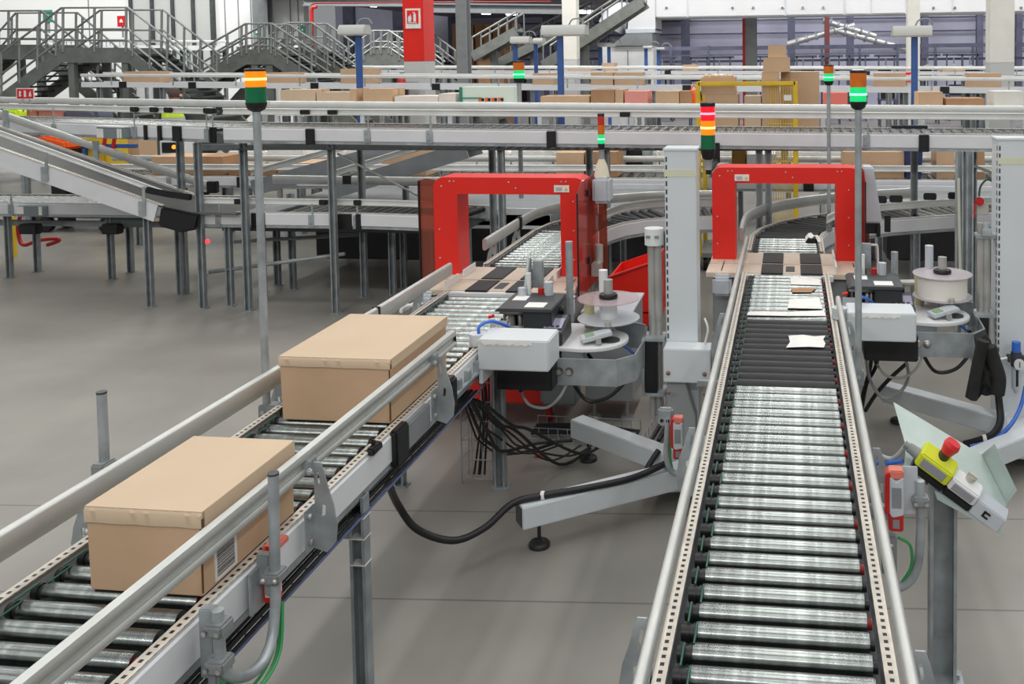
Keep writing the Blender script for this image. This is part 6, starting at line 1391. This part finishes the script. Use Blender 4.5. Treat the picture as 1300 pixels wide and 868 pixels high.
q = pb(0, 139, 22, 160, 12.4, .4); T = thing('hi_vis_jacket', 'hi-vis yellow jacket draped at the far left edge behind the high rail', 'jacket', (q[0], 12.4, 1.2)); b = MB(); b.prism(rrect(q[0], q[1], 1.55, q[5], .05, 5, (1, 1, 1, 1)), 'y', 12.4, 12.6); b.build('body', HIVIS, T, .03); b = MB(); b.box(q[0], q[1], 12.39, 12.4, q[5]-.2, q[5]-.14); b.build('band', PLATEB, T); b = MB(); b.box((q[0]+q[1])/2-.03, (q[0]+q[1])/2+.03, 12.6, 12.65, 0, q[5]-.05); b.build('hook_post', GALV, T)
T = thing('pallet_truck', 'yellow truck with orange seat and blue bar at left below the high conveyor', 'truck', (-8, 12, 0)); Yt = 11.98
q = pb(104, 172, 132, 205, Yt, .5); b = MB(); b.box(q[0], q[1], Yt, Yt+.5, .25, q[5]); b.build('body', YEL, T, .03)
q2 = pb(46, 176, 84, 190, Yt, .5); b = MB(); b.prism([(q2[0], q2[4]), (q2[1], q2[4]), (q2[1]-.02, q2[5]-.03), (q2[0]+.1, q2[5]+.05), (q2[0], q2[5])], 'y', Yt, Yt+.5); b.build('seat', ORANGE, T, .03); b = MB(); b.box(q2[0], q2[1], Yt+.02, Yt+.48, q2[4]-.08, q2[4]); b.box(q2[0]+.1, q2[1]-.1, Yt+.1, Yt+.4, .3, q2[4]-.06); b.build('seat_base', BLK, T, .02)
b = MB(); b.box(q2[0]-.1, q[1], Yt+.05, Yt+.45, .2, .32); b.build('chassis', DGREY, T, .02)
q3 = pb(104, 183, 172, 188, Yt-.05, .05); b = MB(); b.box(*q3); b.box(q3[0], q3[0]+.05, Yt-.05, Yt, .3, q3[5]); b.build('blue_bar', BLUE, T)
for x in (131, 143): a, c = aY(x, 190, Yt-.07), aY(x+3, 172, Yt-.07); MB().tube([a, c], .025, 6).build('red_handle', DRED, T)
for x in (q2[0], q[1]-.1):
    for y in (Yt+.02, Yt+.40): b = MB(); b.cyl((x+.05, y, .11), (x+.05, y+.09, .11), .11, n=16); b.build('wheel', BLK, T)
q4 = pb(172, 180, 186, 205, Yt, .3)
carton('carton', 'brown carton behind the red handles of the yellow truck', *[pb(140, 174, 176, 200, 12.7, .4)[i] for i in (0, 1)], 12.7, 13.1, 0, pb(140, 174, 176, 200, 12.7, .4)[5], None, tape=False)
T = thing('hose', 'red hose loop and yellow post at the far left floor', 'hose', (-9, 10, 0)); Yh = 10.2
b = MB(); b.tube(bez([aY(26, 274, Yh), aY(23, 285, Yh), aY(24, 300, Yh), aY(30, 311, Yh), aY(50, 305, Yh), aY(72, 303, Yh), aY(74, 306, Yh), aY(60, 311, Yh)], 6), .022, 8); b.build('hose', DRED, T)
b = MB(); p = aY(11, 304, 10.4); b.box(p.x-.04, p.x+.04, 10.4, 10.48, 0, .5); b.build('yellow_post', YEL, T)
# ------------------------------------------------------------------ person
def person():
    Y = 14.4; p = aY(221, 118, Y); hz = p.z-.02
    T = thing('person', 'person seen from behind in a hi-vis yellow vest over dark clothes', 'person', (p.x, Y, 0)); s = (hz+.13)/1.80
    J = {}; names = []; ed = []
    def j(n, x, y, z, r, par=None, ry=None):
        J[n] = len(names); names.append(((x*s, y*s, z*s), (r*s, (ry or r)*s)))
        if par: ed.append((J[par], J[n]))
    j('pel', 0, 0, .96, .15, None, .11); j('wai', 0, 0, 1.12, .135, 'pel', .1); j('che', 0, -.01, 1.32, .16, 'wai', .11); j('nek', 0, .0, 1.49, .06, 'che'); j('nk2', 0, .01, 1.56, .055, 'nek'); j('hd', 0, .02, 1.66, .082, 'nk2', .098); j('top', 0, .015, 1.74, .07, 'hd', .08)
    for sg, n in ((-1, 'l'), (1, 'r')):
        j(n+'s', sg*.18, 0, 1.43, .065, 'che'); j(n+'e', sg*.25, .03, 1.15, .046, n+'s'); j(n+'w', sg*.23, .16, .93, .032, n+'e'); j(n+'p', sg*.22, .2, .88, .035, n+'w')
        for k in range(4): j(n+'f%d' % k, sg*(.245-.018*k), .235, .84, .0095, n+'p'); j(n+'g%d' % k, sg*(.245-.018*k), .25, .79+.006*(k in (0, 3)), .008, n+'f%d' % k)
        j(n+'t', sg*.19, .225, .86, .011, n+'p'); j(n+'u', sg*.18, .25, .83, .009, n+'t')
        j(n+'h', sg*.095, 0, .90, .095, 'pel'); j(n+'k', sg*.10, .02, .50, .062, n+'h'); j(n+'a', sg*.10, -.02, .09, .042, n+'k'); j(n+'o', sg*.11, .12, .045, .042, n+'a')
    me = bpy.data.meshes.new('body'); me.from_pydata([n[0] for n in names], ed, [])
    o = bpy.data.objects.new('body', me); C.objects.link(o)
    o.modifiers.new('skin', 'SKIN'); o.modifiers.new('sub', 'SUBSURF').levels = 1; o.modifiers['sub'].render_levels = 1
    sv = me.skin_vertices[0].data
    for i, n in enumerate(names): sv[i].radius = n[1]
    sv[0].use_root = True
    bpy.context.view_layer.update()
    dg = bpy.context.evaluated_depsgraph_get(); ev = bpy.data.meshes.new_from_object(o.evaluated_get(dg))
    bpy.data.objects.remove(o)
    dark = mat('dark work clothes', (40, 44, 56), .8)
    ev.materials.clear(); ev.materials.append(SKIN); ev.materials.append(dark)
    for f in ev.polygons:
        f.use_smooth = True; c = f.center/s
        f.material_index = 0 if (c.z > 1.5 or (c.z < .98 and abs(c.x) > .175)) else 1
    o = bpy.data.objects.new('body', ev); C.objects.link(o); o.parent = T
    # vest: shell around the trunk
    n = 20; pr = [(.19, .13, .92), (.185, .13, 1.1), (.2, .14, 1.3), (.2, .13, 1.42), (.13, .09, 1.49)]; b = MB(); vs = []
    for a, c, z in pr:
        for i in range(n): w = 2*PI*i/n; vs.append(V((a*s*math.cos(w), c*s*math.sin(w), z*s)))
    b.add(vs, [(k*n+i, k*n+(i+1) % n, (k+1)*n+(i+1) % n, (k+1)*n+i) for k in range(4) for i in range(n)], True); v_ = b.build('vest', HIVIS, None, loc=(0, 0, 0)); v_.parent = T
    for z in (1.18, 1.32):
        b = MB(); b.lathe([(1.005, -.02), (1.01, .02)], (0, 0, 0), 20); b.v = [V((q.x*.2*s, q.y*.142*s, (z+q.z)*s)) for q in b.v]; k = b.build('reflective_band', PLATEB, None, loc=(0, 0, 0)); k.parent = v_
    b = MB(); vs = []; b.lathe([(.0, .092), (.05, .082), (.088, .035), (.094, -.01), (.088, -.05), (.07, -.055)], (0, 0, 0), 16); b.v = [V((q.x*s*.93, (q.y*1.05+.018)*s-.004, (1.69+q.z)*s)) for q in b.v]; k = b.build('hair', HAIR, None, loc=(0, 0, 0)); k.parent = T
    b = MB(); f = lambda x, y, z: (x*s, (y+.02)*s, (z)*s)
    b.cyl(f(0, .09, 1.66), f(0, .118, 1.645), .012*s, .016*s); b.cyl(f(-.087, .0, 1.66), f(-.098, -.005, 1.665), .024*s, n=10); b.cyl(f(.087, .0, 1.66), f(.098, -.005, 1.665), .024*s, n=10); k = b.build('face', SKIN, None, loc=(0, 0, 0)); k.parent = T
    b = MB(); b.cyl(f(-.032, .088, 1.68), f(-.032, .098, 1.68), .010*s, n=10); b.cyl(f(.032, .088, 1.68), f(.032, .098, 1.68), .010*s, n=10); b.box(-.022*s, .022*s, .108*s, .114*s, 1.612*s, 1.618*s); q = b.build('eyes_mouth', mat('dark lips eyes', (92, 50, 46), .5), None, loc=(0, 0, 0)); q.parent = k
    b = MB()
    for sg in (-1, 1): b.prism(rrect(sg*.11*s-.05*s, sg*.11*s+.05*s, -.08*s, .2*s, .04*s, 4, (1, 1, 1, 1)), 'z', 0, .07*s)
    k = b.build('shoes', BLK, None, .01, loc=(0, 0, 0)); k.parent = T
person()
# ------------------------------------------------------------------ light: bright even hall lighting from rows of ceiling luminaires, plus added fills
w = bpy.data.worlds.new('world'); S.world = w; w.use_nodes = True; bg = w.node_tree.nodes['Background']; bg.inputs[0].default_value = (.95, .97, 1, 1); bg.inputs[1].default_value = .27
def area(x, y, z, sx, sy, e, rx=0., rz=0., col=(1, .985, .96)):
    l = bpy.data.lights.new('hall_and_fill_light', 'AREA'); l.shape = 'RECTANGLE'; l.size = sx; l.size_y = sy; l.energy = e; l.color = col
    o = bpy.data.objects.new('hall_and_fill_light', l); C.objects.link(o); o.location = (x, y, z); o.rotation_euler = (rx, 0, rz)
for x in (-9, -4.5, 0, 4.5):
    for y, e in ((-2, 70), (4, 95), (10, 130), (16, 130)): area(x, y, 8.6, .5, 4.5, e)
for x in (-6, -1, 4): area(x, -4, 6.5, 3, .6, 110, rx=math.radians(62))  # fill added behind the camera to brighten upright faces
for x in (-14, 8): 
    for y in (12, 21): area(x, y, 8.6, .6, 5, 200)
for x in (-24, -17, -10, -3, 4): area(x, 20, 8.4, 4, .6, 420, rx=math.radians(52))  # added lights tilted to brighten the rear wall
for x in (-11, -5): area(x, 34, 4.0, 4, 1, 160, col=(.9, .9, 1))  # added fill where the soffit blocks the lamps above
area(6, 33, 8.5, 14, 3, 900, rx=math.radians(30), col=(.92, .92, 1)); area(-4, 40, 8, 6, 2, 100, col=(.9, .9, 1))
# ------------------------------------------------------------------ pieces that hang apart become parts of their own
def split_pieces(names):
    for o in list(C.objects):
        if o.type != 'MESH' or o.name.split('.')[0] not in names: continue
        bm = bmesh.new(); bm.from_mesh(o.data); bmesh.ops.remove_doubles(bm, verts=bm.verts, dist=1e-5)
        seen = set(); isl = []
        for v in bm.verts:
            if v in seen: continue
            st = [v]; cur = []; seen.add(v)
            while st:
                q = st.pop(); cur.append(q.index)
                for e in q.link_edges:
                    t = e.other_vert(q)
                    if t not in seen: seen.add(t); st.append(t)
            isl.append(set(cur))
        if len(isl) > 1:
            bm.verts.ensure_lookup_table()
            for k, keep in enumerate(isl):
                c = bm.copy(); c.verts.ensure_lookup_table(); bmesh.ops.delete(c, geom=[v for v in c.verts if v.index not in keep], context='VERTS')
                me = o.data if k == len(isl) else bpy.data.meshes.new(o.name.split('.')[0])
                c.to_mesh(me); c.free()
                for m_ in o.data.materials: me.materials.append(m_)
                n = o.copy(); n.data = me; C.objects.link(n)
            bpy.data.objects.remove(o)
        bm.free()
split_pieces({'post_mount', 'cable_tie', 'end_cover', 'seam', 'rivet', 'screw', 'bolt', 'cross_brace', 'side_guide', 'corner_block', 'front_ledge', 'guard_hinge', 'lid_label', 'sensor_label', 'cap_mark', 'rail_end', 'blue_square', 'red_label', 'black_label', 'key', 'print', 'guard_edge', 'shoes', 'eyes_mouth', 'label', 'motor_cover', 'side_panel', 'print_roller', 'strap_guide', 'connector_block', 'arm_plate', 'joint_cover', 'table_top', 'caster_fork', 'control_card', 'frame', 'symbol', 'sign_symbol', 'ribbon_bracket', 'blue_hose', 'collar', 'plate_opening', 'deck', 'housing', 'dancer_tray'})
S.view_settings.view_transform = 'Standard'; S.view_settings.look = 'None'; S.view_settings.exposure = 0; S.view_settings.gamma = 1; S.view_settings.use_curve_mapping = False
